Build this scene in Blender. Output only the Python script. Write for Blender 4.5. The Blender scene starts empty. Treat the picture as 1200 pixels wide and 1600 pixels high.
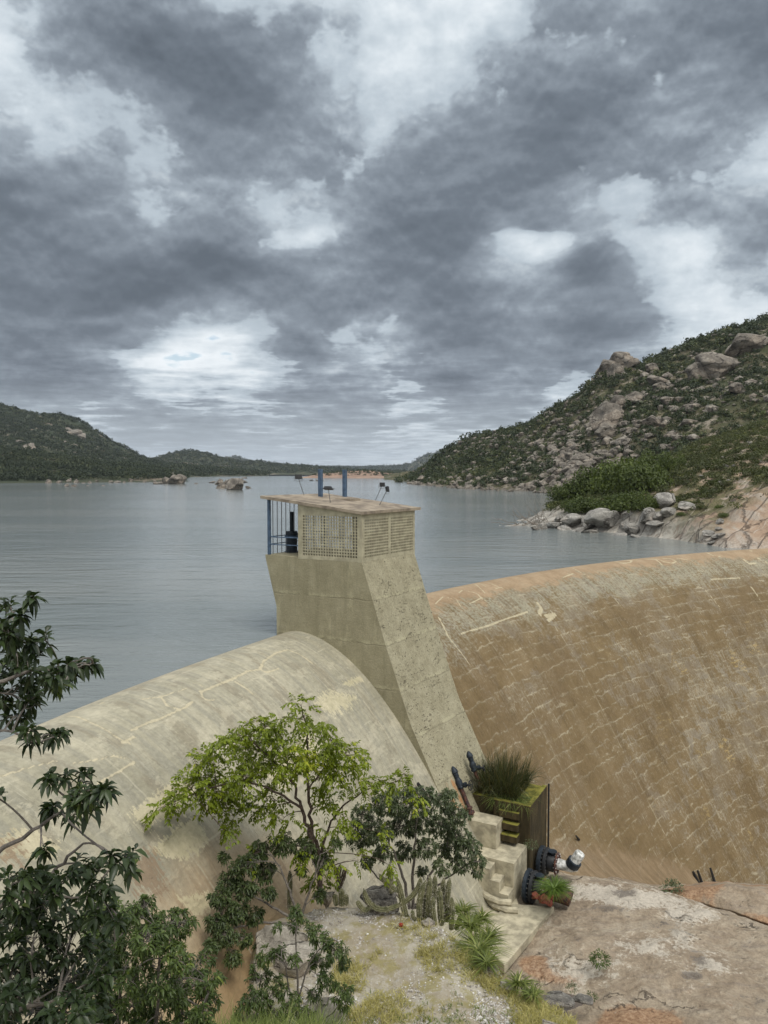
import bpy, bmesh, math, random
import numpy as np
from mathutils import Vector, Matrix
rng = np.random.default_rng(7)
random.seed(7)
R_ = math.radians
sc = bpy.context.scene
COL = sc.collection

# ------------------------------------------------------------------ camera, light, exposure
PITCH = math.atan(63/1200)
cam_d = bpy.data.cameras.new('camera'); cam = bpy.data.objects.new('camera', cam_d); COL.objects.link(cam)
cam_d.sensor_fit = 'VERTICAL'; cam_d.sensor_height = 24; cam_d.lens = 24*1200/1600
cam_d.clip_start = .1; cam_d.clip_end = 20000
cam.location = (0, 0, 0); cam.rotation_euler = (R_(90)-PITCH, 0, 0)
sc.camera = cam
sc.render.resolution_x = 768; sc.render.resolution_y = 1024
sc.view_settings.view_transform = 'Standard'; sc.view_settings.look = 'None'
sc.view_settings.gamma = 1; sc.view_settings.use_curve_mapping = False
sc.view_settings.exposure = 0.70
SUN_EL, SUN_AZ = R_(62), R_(150)      # azimuth clockwise from +Y
sun_d = bpy.data.lights.new('sun', 'SUN'); sun_d.energy = 1.5; sun_d.angle = R_(28); sun_d.color = (1, .965, .89)
sun = bpy.data.objects.new('sun', sun_d); COL.objects.link(sun)
sv = Vector((math.cos(SUN_EL)*math.sin(SUN_AZ), math.cos(SUN_EL)*math.cos(SUN_AZ), math.sin(SUN_EL)))
sun.rotation_euler = sv.to_track_quat('Z', 'Y').to_euler(); sun.location = (0, -30, 60)
sc.cycles.max_bounces = 5; sc.cycles.diffuse_bounces = 2; sc.cycles.glossy_bounces = 2
sc.cycles.transmission_bounces = 3; sc.cycles.transparent_max_bounces = 6; sc.cycles.volume_bounces = 0
sc.cycles.use_denoising = True

# ------------------------------------------------------------------ node helpers
class NG:
    def __init__(s, tree):
        s.t = tree; s.N = tree.nodes; s.L = tree.links; s.N.clear()
    def n(s, typ, ins=None, **props):
        nd = s.N.new(typ)
        for k, v in props.items(): setattr(nd, k, v)
        if ins:
            for k, v in ins.items(): s.put(nd.inputs[k], v)
        return nd
    def put(s, sock, v):
        if isinstance(v, bpy.types.NodeSocket): s.L.new(v, sock)
        elif v is not None:
            if sock.type == 'RGBA' and hasattr(v, '__len__') and len(v) == 3: v = (*v, 1)
            sock.default_value = v
    def m(s, op, a, b=None, c=None, clamp=False):
        nd = s.N.new('ShaderNodeMath'); nd.operation = op; nd.use_clamp = clamp
        for i, v in enumerate((a, b, c)):
            if v is not None: s.put(nd.inputs[i], v)
        return nd.outputs[0]
    def mul(s, a, b): return s.m('MULTIPLY', a, b)
    def add(s, a, b): return s.m('ADD', a, b)
    def sub(s, a, b): return s.m('SUBTRACT', a, b)
    def vm(s, op, a, b=None):
        nd = s.N.new('ShaderNodeVectorMath'); nd.operation = op
        s.put(nd.inputs[0], a)
        if b is not None: s.put(nd.inputs[1], b)
        return nd.outputs[0]
    def noise(s, vec, scale, detail=4, rough=.55, dist=0, out=0):
        nd = s.n('ShaderNodeTexNoise', {'Scale': scale, 'Detail': detail, 'Roughness': rough, 'Distortion': dist})
        if vec is not None: s.L.new(vec, nd.inputs['Vector'])
        return nd.outputs[out]
    def noise2(s, *a, **k): o = s.noise(*a, **k); o.node.noise_dimensions = '2D'; return o
    def voro(s, vec, scale, feature='F1', metric='EUCLIDEAN', out='Distance', rnd=1.):
        nd = s.n('ShaderNodeTexVoronoi', feature=feature)
        if feature != 'DISTANCE_TO_EDGE': nd.distance = metric
        nd.inputs['Scale'].default_value = scale; nd.inputs['Randomness'].default_value = rnd
        s.L.new(vec, nd.inputs['Vector']); return nd.outputs[out]
    def ramp(s, fac, stops, interp='LINEAR'):
        nd = s.N.new('ShaderNodeValToRGB'); s.put(nd.inputs[0], fac); e = nd.color_ramp.elements
        nd.color_ramp.interpolation = interp
        while len(e) < len(stops): e.new(.5)
        for el, (p, c) in zip(e, stops):
            el.position = p; el.color = (c, c, c, 1) if isinstance(c, (int, float)) else (*c, 1)
        return nd.outputs[0]
    def sstep(s, v, a, b, lo=0., hi=1.):
        nd = s.n('ShaderNodeMapRange', {'Value': v, 'From Min': a, 'From Max': b, 'To Min': lo, 'To Max': hi}, interpolation_type='SMOOTHSTEP')
        return nd.outputs[0]
    def mix(s, f, a, b, blend='MIX'):
        nd = s.N.new('ShaderNodeMix'); nd.data_type = 'RGBA'; nd.blend_type = blend
        s.put(nd.inputs[0], f); s.put(nd.inputs[6], a); s.put(nd.inputs[7], b); return nd.outputs[2]
    def attr(s, name, out='Fac'): return s.n('ShaderNodeAttribute', attribute_name=name).outputs[out]
    def sep(s, v): return s.n('ShaderNodeSeparateXYZ', {0: v}).outputs
    def comb(s, x=0., y=0., z=0.): return s.n('ShaderNodeCombineXYZ', {0: x, 1: y, 2: z}).outputs[0]
    def pos(s): return s.n('ShaderNodeNewGeometry').outputs['Position']
    def obj(s): return s.n('ShaderNodeTexCoord').outputs['Object']
    def scl(s, v, k): return s.vm('MULTIPLY', v, k)
    def bump(s, h, strength=.5, dist=.05, normal=None):
        nd = s.n('ShaderNodeBump', {'Height': h, 'Strength': strength, 'Distance': dist})
        if normal is not None: s.L.new(normal, nd.inputs['Normal'])
        return nd.outputs[0]

def material(name):
    mt = bpy.data.materials.new(name); mt.use_nodes = True; return mt, NG(mt.node_tree)
def finish(g, col, rough=.8, normal=None, spec=.3, metal=0.):
    b = g.n('ShaderNodeBsdfPrincipled', {'Base Color': col, 'Roughness': rough, 'Specular IOR Level': spec, 'Metallic': metal})
    if normal is not None: g.L.new(normal, b.inputs['Normal'])
    o = g.n('ShaderNodeOutputMaterial'); g.L.new(b.outputs[0], o.inputs[0]); return b

# ------------------------------------------------------------------ world: overcast cloudy sky
w = bpy.data.worlds.new('World'); sc.world = w; w.use_nodes = True
g = NG(w.node_tree)
SKYTC = g.n('ShaderNodeTexCoord').outputs['Generated']
dx, dy, dz = g.sep(SKYTC)[:3]
az = g.m('ARCTAN2', dx, dy)
el = g.m('ARCSINE', dz)
ae = g.comb(az, el, 0.)
# broad, ragged warp of the direction so that every cloud outline is irregular
wn = g.n('ShaderNodeTexNoise', {'Scale': 4.2, 'Detail': 3, 'Roughness': .5}); g.L.new(ae, wn.inputs['Vector'])
wv = g.vm('SUBTRACT', wn.outputs['Color'], (.5, .5, .5))
wv = g.vm('MULTIPLY', wv, (.13, .08, 0))
aw = g.vm('ADD', ae, wv)
ax, ay = g.sep(aw)[:2]
def px2ae(px, py):
    a = (px-600)/1200; b = (800-py)/1200; c, s = math.cos(PITCH), math.sin(PITCH)
    v = (a, c+b*s, -s+b*c); l = math.sqrt(sum(q*q for q in v))
    return math.atan2(v[0], v[1]), math.asin(v[2]/l)
# brightness of the cloud deck measured over the view (rows of elevation, columns of compass angle), fitted with smooth bumps
LUM = [[180,140,115,165,195,190,185,160,150,130,120], [190,140,105,103,165,182,172,140,140,135,130], [188,165,132,108,145,172,150,122,128,150,150], [172,162,150,150,156,155,128,114,135,158,178],
       [112,135,156,150,162,128,104,135,168,150,160], [104,116,124,122,170,116,102,178,150,190,160], [126,106,106,125,128,142,122,152,132,198,182], [108,115,190,200,150,172,132,140,142,190,198],
       [172,150,128,145,140,152,142,160,182,172,172], [162,166,166,172,172,176,176,170,166,168,166]]
PX, PY = np.meshgrid(np.linspace(0, 1200, 11), np.linspace(0, 720, 10)); pts_ = np.array([px2ae(a, b) for a, b in zip(PX.ravel(), PY.ravel())])
dval = (200-np.array(LUM, float).ravel())/72.
ca_ = np.linspace(-.56, .56, 13); ce_ = np.linspace(-.02, .66, 12); sa_, se_ = (ca_[1]-ca_[0])*.82, (ce_[1]-ce_[0])*.82
Bm = (np.exp(-((pts_[:, :1]-ca_)/sa_)**2)[:, :, None]*np.exp(-((pts_[:, 1:]-ce_)/se_)**2)[:, None, :]).reshape(len(pts_), -1)
Wt = np.linalg.solve(Bm.T@Bm+.03*np.eye(Bm.shape[1]), Bm.T@(dval-.25)).reshape(len(ca_), len(ce_))
def gauss(x, c, s_): q = g.m('DIVIDE', g.sub(x, float(c)), float(s_)); return g.m('EXPONENT', g.mul(g.mul(q, q), -1.))
ga = [gauss(ax, c, sa_) for c in ca_]; field = None
for j, c in enumerate(ce_):
    row = None
    for i in range(len(ca_)): row = g.mul(ga[i], float(Wt[i, j])) if row is None else g.m('MULTIPLY_ADD', ga[i], float(Wt[i, j]), row)
    t_ = g.mul(row, gauss(ay, c, se_)); field = t_ if field is None else g.add(field, t_)
for (px, py, rx, ry, rot, amp) in [(458, 545, 46, 17, 4, .55), (912, 425, 42, 26, -10, .55), (470, 380, 60, 18, 10, -.3), (835, 385, 50, 22, -15, -.25), (1060, 380, 90, 30, 0, -.2), (668, 586, 60, 16, 0, .3), (950, 500, 90, 22, -12, .25), (870, 350, 70, 16, -8, .3), (255, 520, 120, 12, 8, .15),
                                   (300, 560, 110, 14, 0, -.2), (560, 620, 200, 9, 0, .2), (130, 600, 150, 9, 5, .2), (420, 655, 260, 7, 0, .2), (700, 520, 70, 22, 0, .15), (770, 420, 26, 60, 0, -.1)]:
    a0, e0 = px2ae(px, py); q1 = px2ae(px+rx, py); q2 = px2ae(px, py-ry); u = g.sub(ax, a0); v = g.sub(ay, e0); r = R_(rot); c1, c2 = math.cos(r), math.sin(r); sa2, se2 = q1[0]-a0, q2[1]-e0
    U = g.m('MULTIPLY_ADD', u, c1/sa2, g.mul(v, c2/sa2)); V = g.m('MULTIPLY_ADD', v, c1/se2, g.mul(u, -c2/se2)); q = g.m('MULTIPLY_ADD', U, U, g.mul(V, V))
    field = g.m('MULTIPLY_ADD', g.m('EXPONENT', g.mul(g.m('POWER', q, 1.6), -.7)), amp, field)
# cloud-layer coordinates: clouds flatten toward the horizon by themselves
den = g.m('MAXIMUM', g.add(dz, .045), .03)
cp = g.comb(g.m('DIVIDE', dx, den), g.m('DIVIDE', dy, den), 0.)
n1 = g.noise2(cp, 1.7, 9, .6, .3)
n2 = g.noise2(g.vm('ADD', cp, (13.1, 4.2, 0)), .5, 6, .55)
aes = g.vm('ADD', g.vm('MULTIPLY', ae, (1, 1.5, 1)), (3.3, 8.2, 0))
def nn3(v): return g.noise2(v, 6., 10, .58, 0.)
n3 = nn3(aes); n3u = nn3(g.vm('ADD', aes, (0., .016, 0)))
n4 = g.noise2(g.vm('ADD', g.vm('MULTIPLY', ae, (1, 1.9, 1)), (7.3, 1.2, 0)), 2.6, 7, .55)
n5 = g.noise2(g.vm('ADD', g.vm('MULTIPLY', ae, (1, 1.5, 1)), (1.3, 5.2, 0)), 17., 8, .6, 0.)
pw = g.vm('ADD', aes, g.vm('MULTIPLY', wv, (.9, .9, 0)))
def puff(v, sc_, sm):
    nd = g.n('ShaderNodeTexVoronoi', {'Scale': sc_, 'Detail': 3., 'Roughness': .55, 'Lacunarity': 2.2, 'Randomness': 1.}, feature='F1', voronoi_dimensions='2D', normalize=True); g.L.new(v, nd.inputs['Vector']); return nd.outputs['Distance']
pf = puff(pw, 9., .35); pfu = puff(g.vm('ADD', pw, (0., .014, 0)), 9., .35)
cps = g.vm('ADD', cp, g.vm('SCALE', g.comb(n1, n2, 0.)))
pc = puff(g.scl(cp, (1.0, 1.0, 0)), 2.2, .3)
lay = g.add(g.mul(g.sub(n1, .5), 1.7), g.add(g.mul(g.sub(n2, .5), .8), g.mul(g.sub(.36, pc), 1.5)))
low = g.sstep(dz, .03, .24, 1., .10)
body = g.add(g.add(field, g.sstep(dz, .08, .22, -.10, .035)), g.mul(lay, low))                                   # smooth mass of the banks
density = g.add(body, g.add(g.mul(g.sub(n3, .5), 1.5), g.add(g.mul(g.sub(n5, .5), .5), g.add(g.mul(g.sub(n4, .5), .3), g.mul(g.sub(.36, pf), 1.5)))))
relief = g.add(g.mul(g.sub(n3u, n3), 1.5), g.mul(g.sub(pf, pfu), 1.0))      # tops catch the light, bases are dark
# a bright thin deck behind, and the separate darker cumulus banks in front of it
thin = g.ramp(g.add(g.m('MULTIPLY_ADD', g.mix(.5, density, body), .8, .42), g.mul(g.sub(n5, .5), .3)), [(0., (.62, .645, .665)), (.25, (.53, .565, .59)), (.45, (.41, .455, .49)), (.62, (.315, .36, .40)), (1., (.225, .265, .30))])
thick = g.ramp(g.add(g.m('MULTIPLY_ADD', g.mix(.62, density, body), .62, .06), relief), [(.05, (.33, .37, .405)), (.22, (.225, .26, .295)), (.42, (.152, .178, .208)), (.7, (.099, .118, .142)), (1., (.070, .085, .104))])
cloud = g.mix(g.sstep(density, .26, .46), thin, thick)
# unseen dome overhead and behind: extra brightness added to light the ground
outv = g.m('MAXIMUM', g.sstep(dz, .64, .8), g.sstep(dy, .45, .1))
cloud = g.mix(g.mul(outv, .8), cloud, (.60, .61, .62))
hz = g.sstep(dz, 0., .13, .62, 0.)
cloud = g.mix(hz, cloud, (.39, .435, .465))
sky = g.n('ShaderNodeTexSky', sky_type='NISHITA', sun_disc=False, sun_elevation=SUN_EL, sun_rotation=SUN_AZ, air_density=1.2, dust_density=1.5)
gap = g.mul(g.sstep(density, -.5, -.3, .8, 0.), g.sstep(dz, .02, .1))
skyc = g.mix(1., sky.outputs[0], (.09, .09, .09), 'MULTIPLY')
full = g.mix(gap, cloud, skyc)
full = g.mix(g.sstep(dz, -.06, -.01, 1., 0.), full, (.27, .29, .295))  # below the horizon: pale tone added to lift water reflections and fill
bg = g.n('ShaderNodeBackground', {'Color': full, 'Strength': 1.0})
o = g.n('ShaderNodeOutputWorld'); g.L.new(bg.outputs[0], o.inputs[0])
w.cycles.sampling_method = 'MANUAL'; w.cycles.sample_map_resolution = 512

# ------------------------------------------------------------------ geometry helpers
CP, SP = math.cos(PITCH), math.sin(PITCH)
def ray(px, py):
    """direction with unit forward part for a photo pixel: used to measure real positions at a known distance"""
    a = (np.asarray(px, float)-600)/1200; b = (800-np.asarray(py, float))/1200
    return np.stack([a+0*b, CP+b*SP+0*a, -SP+b*CP+0*a], -1)
def P(px, py, d):
    r = ray(px, py); return r*(np.asarray(d, float)/r[..., 1])[..., None]
def PZ(px, py, z):
    r = ray(px, py); return r*(np.asarray(z, float)/r[..., 2])[..., None]

def tag(o, label=None, cat=None, group=None, kind=None):
    if label: o['label'] = label
    if cat: o['category'] = cat
    if group: o['group'] = group
    if kind: o['kind'] = kind
    return o
def empty(name, loc=(0, 0, 0), **k):
    o = bpy.data.objects.new(name, None); COL.objects.link(o); o.location = tuple(map(float, loc)); o.empty_display_size = .2
    bpy.context.view_layer.update(); return tag(o, **k)
def link_mesh(name, me, mat, parent=None, world=True):
    o = bpy.data.objects.new(name, me); COL.objects.link(o)
    if mat: me.materials.append(mat)
    if parent is not None:
        o.parent = parent
        if world: # geometry is given in world space: bring it into the parent's frame
            me.transform(parent_world(parent).inverted())
    return o
def parent_world(p):
    m = Matrix.Identity(4)
    while p is not None:
        m = Matrix.LocRotScale(p.location, p.rotation_euler, p.scale) @ m; p = p.parent
    return m
def raw_mesh(name, V, F, smooth=True, attrs=None, uv=None):
    V = np.asarray(V, np.float32); me = bpy.data.meshes.new(name)
    if isinstance(F, (list, tuple)) and len(F) and not isinstance(F, np.ndarray) and len({len(f) for f in F}) > 1:
        me.from_pydata(V.tolist(), [], [list(map(int, f)) for f in F])
    else:
        F = np.asarray(F, np.int32); k = F.shape[1]; n = len(F)
        me.vertices.add(len(V)); me.vertices.foreach_set('co', V.ravel())
        me.loops.add(n*k); me.loops.foreach_set('vertex_index', F.ravel())
        me.polygons.add(n); me.polygons.foreach_set('loop_start', np.arange(0, n*k, k, dtype=np.int32))
        me.update(calc_edges=True)
    me.polygons.foreach_set('use_smooth', np.full(len(me.polygons), bool(smooth)))
    if attrs:
        for an, av in attrs.items():
            a = me.attributes.new(an, 'FLOAT', 'POINT'); a.data.foreach_set('value', np.asarray(av, np.float32).ravel())
    if uv is not None:
        a = me.attributes.new('suv', 'FLOAT_VECTOR', 'POINT'); a.data.foreach_set('vector', np.asarray(uv, np.float32).ravel())
    me.validate(verbose=False); me.update(); return me
class MB:
    """collects shapes into one mesh"""
    def __init__(s): s.V = []; s.F = []; s.n = 0
    def put(s, V, F):
        V = np.asarray(V, float).reshape(-1, 3); s.V.append(V); s.F += [tuple(int(i)+s.n for i in f) for f in F]; s.n += len(V)
    def hexa(s, c):   # 8 corners: bottom 4 ccw, top 4 ccw
        s.put(c, [(3, 2, 1, 0), (4, 5, 6, 7), (0, 1, 5, 4), (1, 2, 6, 5), (2, 3, 7, 6), (3, 0, 4, 7)])
    def prism(s, poly, off):  # poly Nx3, extruded by vector
        p = np.asarray(poly, float); n = len(p); q = p+np.asarray(off, float)
        s.put(np.vstack([p, q]), [tuple(range(n))[::-1], tuple(range(n, 2*n))]+[(i, (i+1) % n, n+(i+1) % n, n+i) for i in range(n)])
    def tube(s, pts, rad, sides=8, cap=True):
        V, F = tube(pts, rad, sides); n = len(V); m = len(pts)
        F = [tuple(f) for f in F]
        if cap: F += [tuple(range(sides))[::-1], tuple(range(n-sides, n))]
        s.put(V, F)
    def build(s, name, mat, parent=None, smooth=False, bevel=0., **k):
        me = raw_mesh(name, np.vstack(s.V), s.F if len({len(f) for f in s.F}) > 1 else np.array(s.F), smooth)
        if smooth:
            try: me.set_sharp_from_angle(angle=R_(38))
            except Exception: pass
        o = link_mesh(name, me, mat, parent)
        if bevel:
            b = o.modifiers.new('bevel', 'BEVEL'); b.width = bevel; b.segments = 2; b.limit_method = 'ANGLE'; b.angle_limit = R_(40)
        return tag(o, **k) if k else o
def frames(pts):
    pts = np.asarray(pts, float); T = np.gradient(pts, axis=0); T /= np.linalg.norm(T, axis=1)[:, None]+1e-9
    up = np.array([0, 0, 1.]) if abs(T[0, 2]) < .9 else np.array([1., 0, 0])
    A = np.zeros_like(T); a = np.cross(T[0], up); a /= np.linalg.norm(a)
    for i in range(len(T)):
        a = a-T[i]*(a@T[i]); a /= np.linalg.norm(a)+1e-9; A[i] = a
    return T, A, np.cross(T, A)
def tube(pts, rad, sides=6, prof=None):
    pts = np.asarray(pts, float); rad = np.broadcast_to(np.asarray(rad, float), (len(pts),))
    T, A, B = frames(pts); ph = np.arange(sides)*2*math.pi/sides
    pr = np.ones(sides) if prof is None else prof
    V = pts[:, None]+rad[:, None, None]*pr[None, :, None]*(A[:, None]*np.cos(ph)[None, :, None]+B[:, None]*np.sin(ph)[None, :, None])
    i = np.arange(len(pts)-1)[:, None]*sides; j = np.arange(sides)[None]; j2 = (j+1) % sides
    F = np.stack([i+j, i+j2, i+sides+j2, i+sides+j], -1).reshape(-1, 4)
    return V.reshape(-1, 3), F
# lattice noise
def _h(ix, iy, iz, seed):
    h = (ix.astype(np.int64)*374761393+iy.astype(np.int64)*668265263+iz.astype(np.int64)*2147483647+seed*974634777) & 0xffffffff
    h = ((h ^ (h >> 13))*1274126177) & 0xffffffff; h = h ^ (h >> 16)
    return (h & 0xffff)/65535.
def vnoise(p, seed=0):
    p = np.asarray(p, float); i = np.floor(p).astype(np.int64); f = p-i; f = f*f*(3-2*f); r = 0
    for a in (0, 1):
        for b in (0, 1):
            for c in (0, 1):
                wt = (f[..., 0] if a else 1-f[..., 0])*(f[..., 1] if b else 1-f[..., 1])*(f[..., 2] if c else 1-f[..., 2])
                r = r+wt*_h(i[..., 0]+a, i[..., 1]+b, i[..., 2]+c, seed)
    return r
def fbm(p, oct=4, seed=0, gain=.5):
    r = 0; a = 1; s = 0; p = np.asarray(p, float)
    for o in range(oct): r = r+a*(vnoise(p, seed+o)-.5); s += a; a *= gain; p = p*2.03+7.1
    return r/s*2

# ------------------------------------------------------------------ dam frame
CX, CY, RAD, DC, KP, PHI = 71.909, -5.201, 85.731, 7.3, .1677, R_(152.148)
SL = .61
NV = np.array([-math.cos(PHI), -math.sin(PHI)]); TV = np.array([-NV[1], NV[0]]); O2 = np.array([CX, CY])-RAD*NV
def L(a, b, z):   # local: a downstream, b along the wall, z
    a = np.asarray(a, float); b = np.asarray(b, float); q = O2+a[..., None]*NV+b[..., None]*TV
    return np.concatenate([q, (np.asarray(z, float)+0*a)[..., None]], -1)
def PB(px, py, b):  # photo pixel on the plane b = const
    r = ray(px, py); return r*(((O2@TV)+b)/(r[:2]@TV))
XS = (1/(SL*KP*1.85))**(1/.85)
def drop(x):
    ax = np.abs(x)
    return np.where(x < 0, .9*(1-np.sqrt(np.clip(1-(ax/1.5)**2, 0, 1))), np.where(x < XS, KP*ax**1.85, KP*XS**1.85+(x-XS)/SL))
def dam_hit(px, py):
    r = ray(px, py); lam = np.linspace(8, 120, 16001)[:, None]; Q = lam*r
    X = RAD-np.hypot(Q[:, 0]-CX, Q[:, 1]-CY); ok = (X > -1.5) & (Q[:, 2]+DC+drop(X) < 0)
    if not ok.any(): return None
    i = int(np.argmax(ok)); return (PHI-math.atan2(Q[i, 1]-CY, Q[i, 0]-CX) % (2*math.pi))*RAD, X[i], Q[i]

# ------------------------------------------------------------------ materials
def plain(name, col, rough=.6, metal=0., noise=.25, scale=8., bump=.0, col2=None, spec=.3):
    mt, g = material(name); p = g.obj(); n = g.noise(p, scale, 6, .6)
    c2 = col2 or tuple(c*(1-noise) for c in col); c1 = tuple(min(1, c*(1+noise*.6)) for c in col)
    c = g.mix(g.sstep(n, .35, .65), c2, c1)
    nm = g.bump(g.noise(p, scale*2.5, 5, .65), bump, .03) if bump else None
    finish(g, c, rough, nm, spec, metal); return mt

def dam_material():
    mt, g = material('spillway_concrete'); uv = g.attr('suv', 'Vector'); u, s, _ = g.sep(uv)[:3]
    p = g.pos(); mark = g.attr('mark'); patch = g.attr('patch'); low = g.attr('low')
    warp = g.noise(uv, 1.3, 5, .6)
    wj = g.add(g.sub(warp, .5), g.mul(g.sub(g.noise(g.scl(uv, (.3, .5, 1)), 1., 3, .5), .5), 1.1))
    wash = g.noise(g.scl(uv, (.75, .10, 1)), 1., 6, .6)
    big = g.noise(uv, .16, 5, .55); mid = g.noise(uv, .8, 7, .65); fine = g.noise(uv, 6., 8, .7)
    streak = g.noise(g.scl(uv, (3.4, .28, 1)), 1., 6, .62)         # runs of water down the face
    sfine = g.noise(g.scl(uv, (11., .7, 1)), 1., 6, .65)
    # --- right half: brown film with lime bleeding out of the lift joints
    brown = g.ramp(g.m('MULTIPLY_ADD', mid, .5, g.mul(big, .5)), [(.3, (.102, .070, .031)), (.5, (.160, .113, .054)), (.68, (.212, .156, .086))])
    brown = g.mix(g.sstep(sfine, .4, .75, 0, .4), brown, (.20, .14, .078))
    vor = g.n('ShaderNodeTexVoronoi', {'Scale': 1., 'Randomness': .85}, feature='F1', distance='CHEBYCHEV'); g.L.new(g.scl(uv, (.24, .42, 0)), vor.inputs['Vector'])
    blk = g.sep(vor.outputs['Color'])[0]
    vor2 = g.n('ShaderNodeTexVoronoi', {'Scale': 1., 'Randomness': 1.}, feature='F1', distance='CHEBYCHEV'); g.L.new(g.vm('ADD', g.scl(uv, (1.1, 1.6, 0)), g.comb(g.mul(wj, .7), g.mul(wj, .7), 0.)), vor2.inputs['Vector'])
    blk2 = g.sep(vor2.outputs['Color'])[1]
    right_zone = g.sstep(g.add(u, g.mul(wj, 8)), 16, 34)
    lowright = g.mul(right_zone, g.sstep(s, 5, 14))
    topband = g.sstep(g.add(s, g.mul(wj, 2.6)), 3.3, 4.3)
    uppergrey = g.mul(topband, g.sstep(g.add(s, g.mul(wj, 5)), 4.2, 8.5, 1., 0.))
    amt = g.add(g.add(g.mul(uppergrey, .34), g.mul(lowright, .24)), g.mul(g.sub(big, .5), .9))
    gm = g.sstep(g.add(g.add(g.mul(blk, .25), g.mul(blk2, .30)), g.add(amt, g.add(g.mul(g.sub(fine, .5), 1.5), g.mul(g.sub(sfine, .5), 1.3)))), .38, .66)
    grey = g.mix(g.sstep(mid, .35, .65), (.185, .158, .112), (.30, .265, .195))
    purp = g.sstep(blk2, .7, .8)
    grey = g.mix(g.mul(purp, .35), grey, (.19, .168, .145))
    col = g.mix(g.mul(gm, .8), brown, grey)
    # rectangular darker and paler pours
    col = g.mix(g.sstep(blk, .62, .66, 0, .35), col, (.155, .11, .06))
    col = g.mix(g.sstep(wash, .34, .48, .32, 0), col, (.085, .058, .028)); col = g.mix(g.sstep(wash, .54, .7, 0, .25), col, (.24, .19, .12))
    # lift lines
    def lines(v, period, wid, wander, mask, soft=.5):
        q = g.m('PINGPONG', g.m('MULTIPLY_ADD', wj, wander, g.m('DIVIDE', v, period)), .5)
        q = g.mul(q, period)
        return g.mul(g.sstep(g.add(q, g.mul(g.sub(fine, .5), wid*2.2)), wid*soft, wid*1.6, 1., 0.), mask)
    brk = g.noise(g.scl(uv, (.55, 1.9, 1)), 1., 5, .65)
    brk2 = g.noise(g.scl(uv, (1.7, .5, 1)), 1.4, 5, .65)
    brk3 = g.noise(g.scl(uv, (1.1, 1.3, 1)), 2.1, 7, .7)
    ll = g.mul(lines(s, .86, .042, .62, g.sstep(g.add(g.mul(brk, .5), g.mul(brk3, .5)), .44, .53)), g.sstep(fine, .3, .55, .45, 1.))
    ll2 = lines(g.add(s, .31), 1.72, .07, .5, g.sstep(g.noise(g.vm('ADD', g.scl(uv, (.4, 1.7, 1)), (9., 3., 0)), 1., 5, .65), .53, .62))
    vl = lines(u, 1.31, .035, .12, g.sstep(brk2, .56, .64))
    joint = lines(g.sub(u, 28.2), 7.9, .038, .03, g.sstep(brk, .42, .56, .12, .9), .8)
    cream = g.mix(g.sstep(mid, .4, .6), (.26, .22, .15), (.40, .355, .25))
    ll4 = g.mul(lines(g.add(s, .17), .57, .026, .9, g.sstep(brk3, .54, .62)), .8)
    vl2 = lines(g.add(u, .4), .83, .024, .5, g.sstep(g.noise(g.scl(uv, (2.6, 1.2, 1)), 1.3, 5, .65), .58, .64))
    am = g.m('MAXIMUM', g.m('MAXIMUM', g.m('MAXIMUM', ll, ll4), ll2), g.m('MAXIMUM', g.mul(g.m('MAXIMUM', vl, vl2), .7), joint))
    fr = g.m('FRACT', g.m('MULTIPLY_ADD', wj, .34, g.m('DIVIDE', s, .86)))
    fuzz = g.noise(g.scl(uv, (4.5, 2.2, 1)), 1.6, 7, .72)
    drip = g.mul(g.sstep(g.sub(g.add(g.mul(sfine, .45), g.mul(fuzz, .55)), g.mul(fr, .16)), .455, .55), g.sstep(brk, .43, .58))
    am = g.m('MAXIMUM', am, g.mul(drip, .62))
    am = g.m('MAXIMUM', am, g.mul(g.mul(g.sstep(fuzz, .52, .62), uppergrey), .7))
    col = g.mix(g.mul(am, g.mul(topband, g.sstep(big, .38, .6, .45, .78))), col, cream)
    yel = g.mul(g.sstep(g.noise(uv, .35, 4, .5), .6, .68), g.sstep(g.noise(g.scl(uv, (.8, 3, 1)), 1.5, 6, .7), .5, .56))
    col = g.mix(g.mul(yel, g.mul(lowright, .55)), col, (.42, .31, .13))
    crest = g.mix(g.sstep(mid, .3, .7), (.25, .172, .10), (.35, .255, .16))
    crest = g.mix(g.sstep(sfine, .45, .7, 0, .5), crest, (.38, .32, .22))
    col = g.mix(topband, crest, col)
    # a green-grey worn strip just under the crest
    col = g.mix(g.mul(g.mul(g.sstep(g.add(s, g.mul(wj, 3.)), 3.4, 4.), g.sstep(g.add(s, g.mul(wj, 3.)), 5.2, 6.8, 1, 0)), g.sstep(g.add(g.mul(fine, .5), g.mul(streak, .5)), .45, .56, .0, .6)), col, (.30, .29, .215))
    # toe: smooth reddish sediment washed on
    toe = g.attr('toe')
    tcol = g.mix(g.sstep(g.noise(g.scl(uv, (2.2, .5, 1)), 1., 6, .6), .35, .7), (.17, .12, .068), (.27, .195, .12))
    col = g.mix(g.sstep(g.add(toe, g.mul(wj, .5)), .05, .4, 0, .75), col, tcol)
    # --- left half: cleaner grey-cream concrete
    lc = g.ramp(g.add(g.mul(big, .45), g.mul(mid, .55)), [(.33, (.235, .218, .158)), (.45, (.31, .288, .212)), (.55, (.37, .342, .255)), (.66, (.43, .398, .30))])
    lc = g.mix(g.sstep(streak, .42, .62, 0, .65), lc, (.25, .238, .19))
    lc = g.mix(g.mul(g.sstep(g.noise(g.scl(uv, (.9, .35, 1)), 1., 7, .7), .52, .6), .5), lc, (.22, .19, .135))
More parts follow.
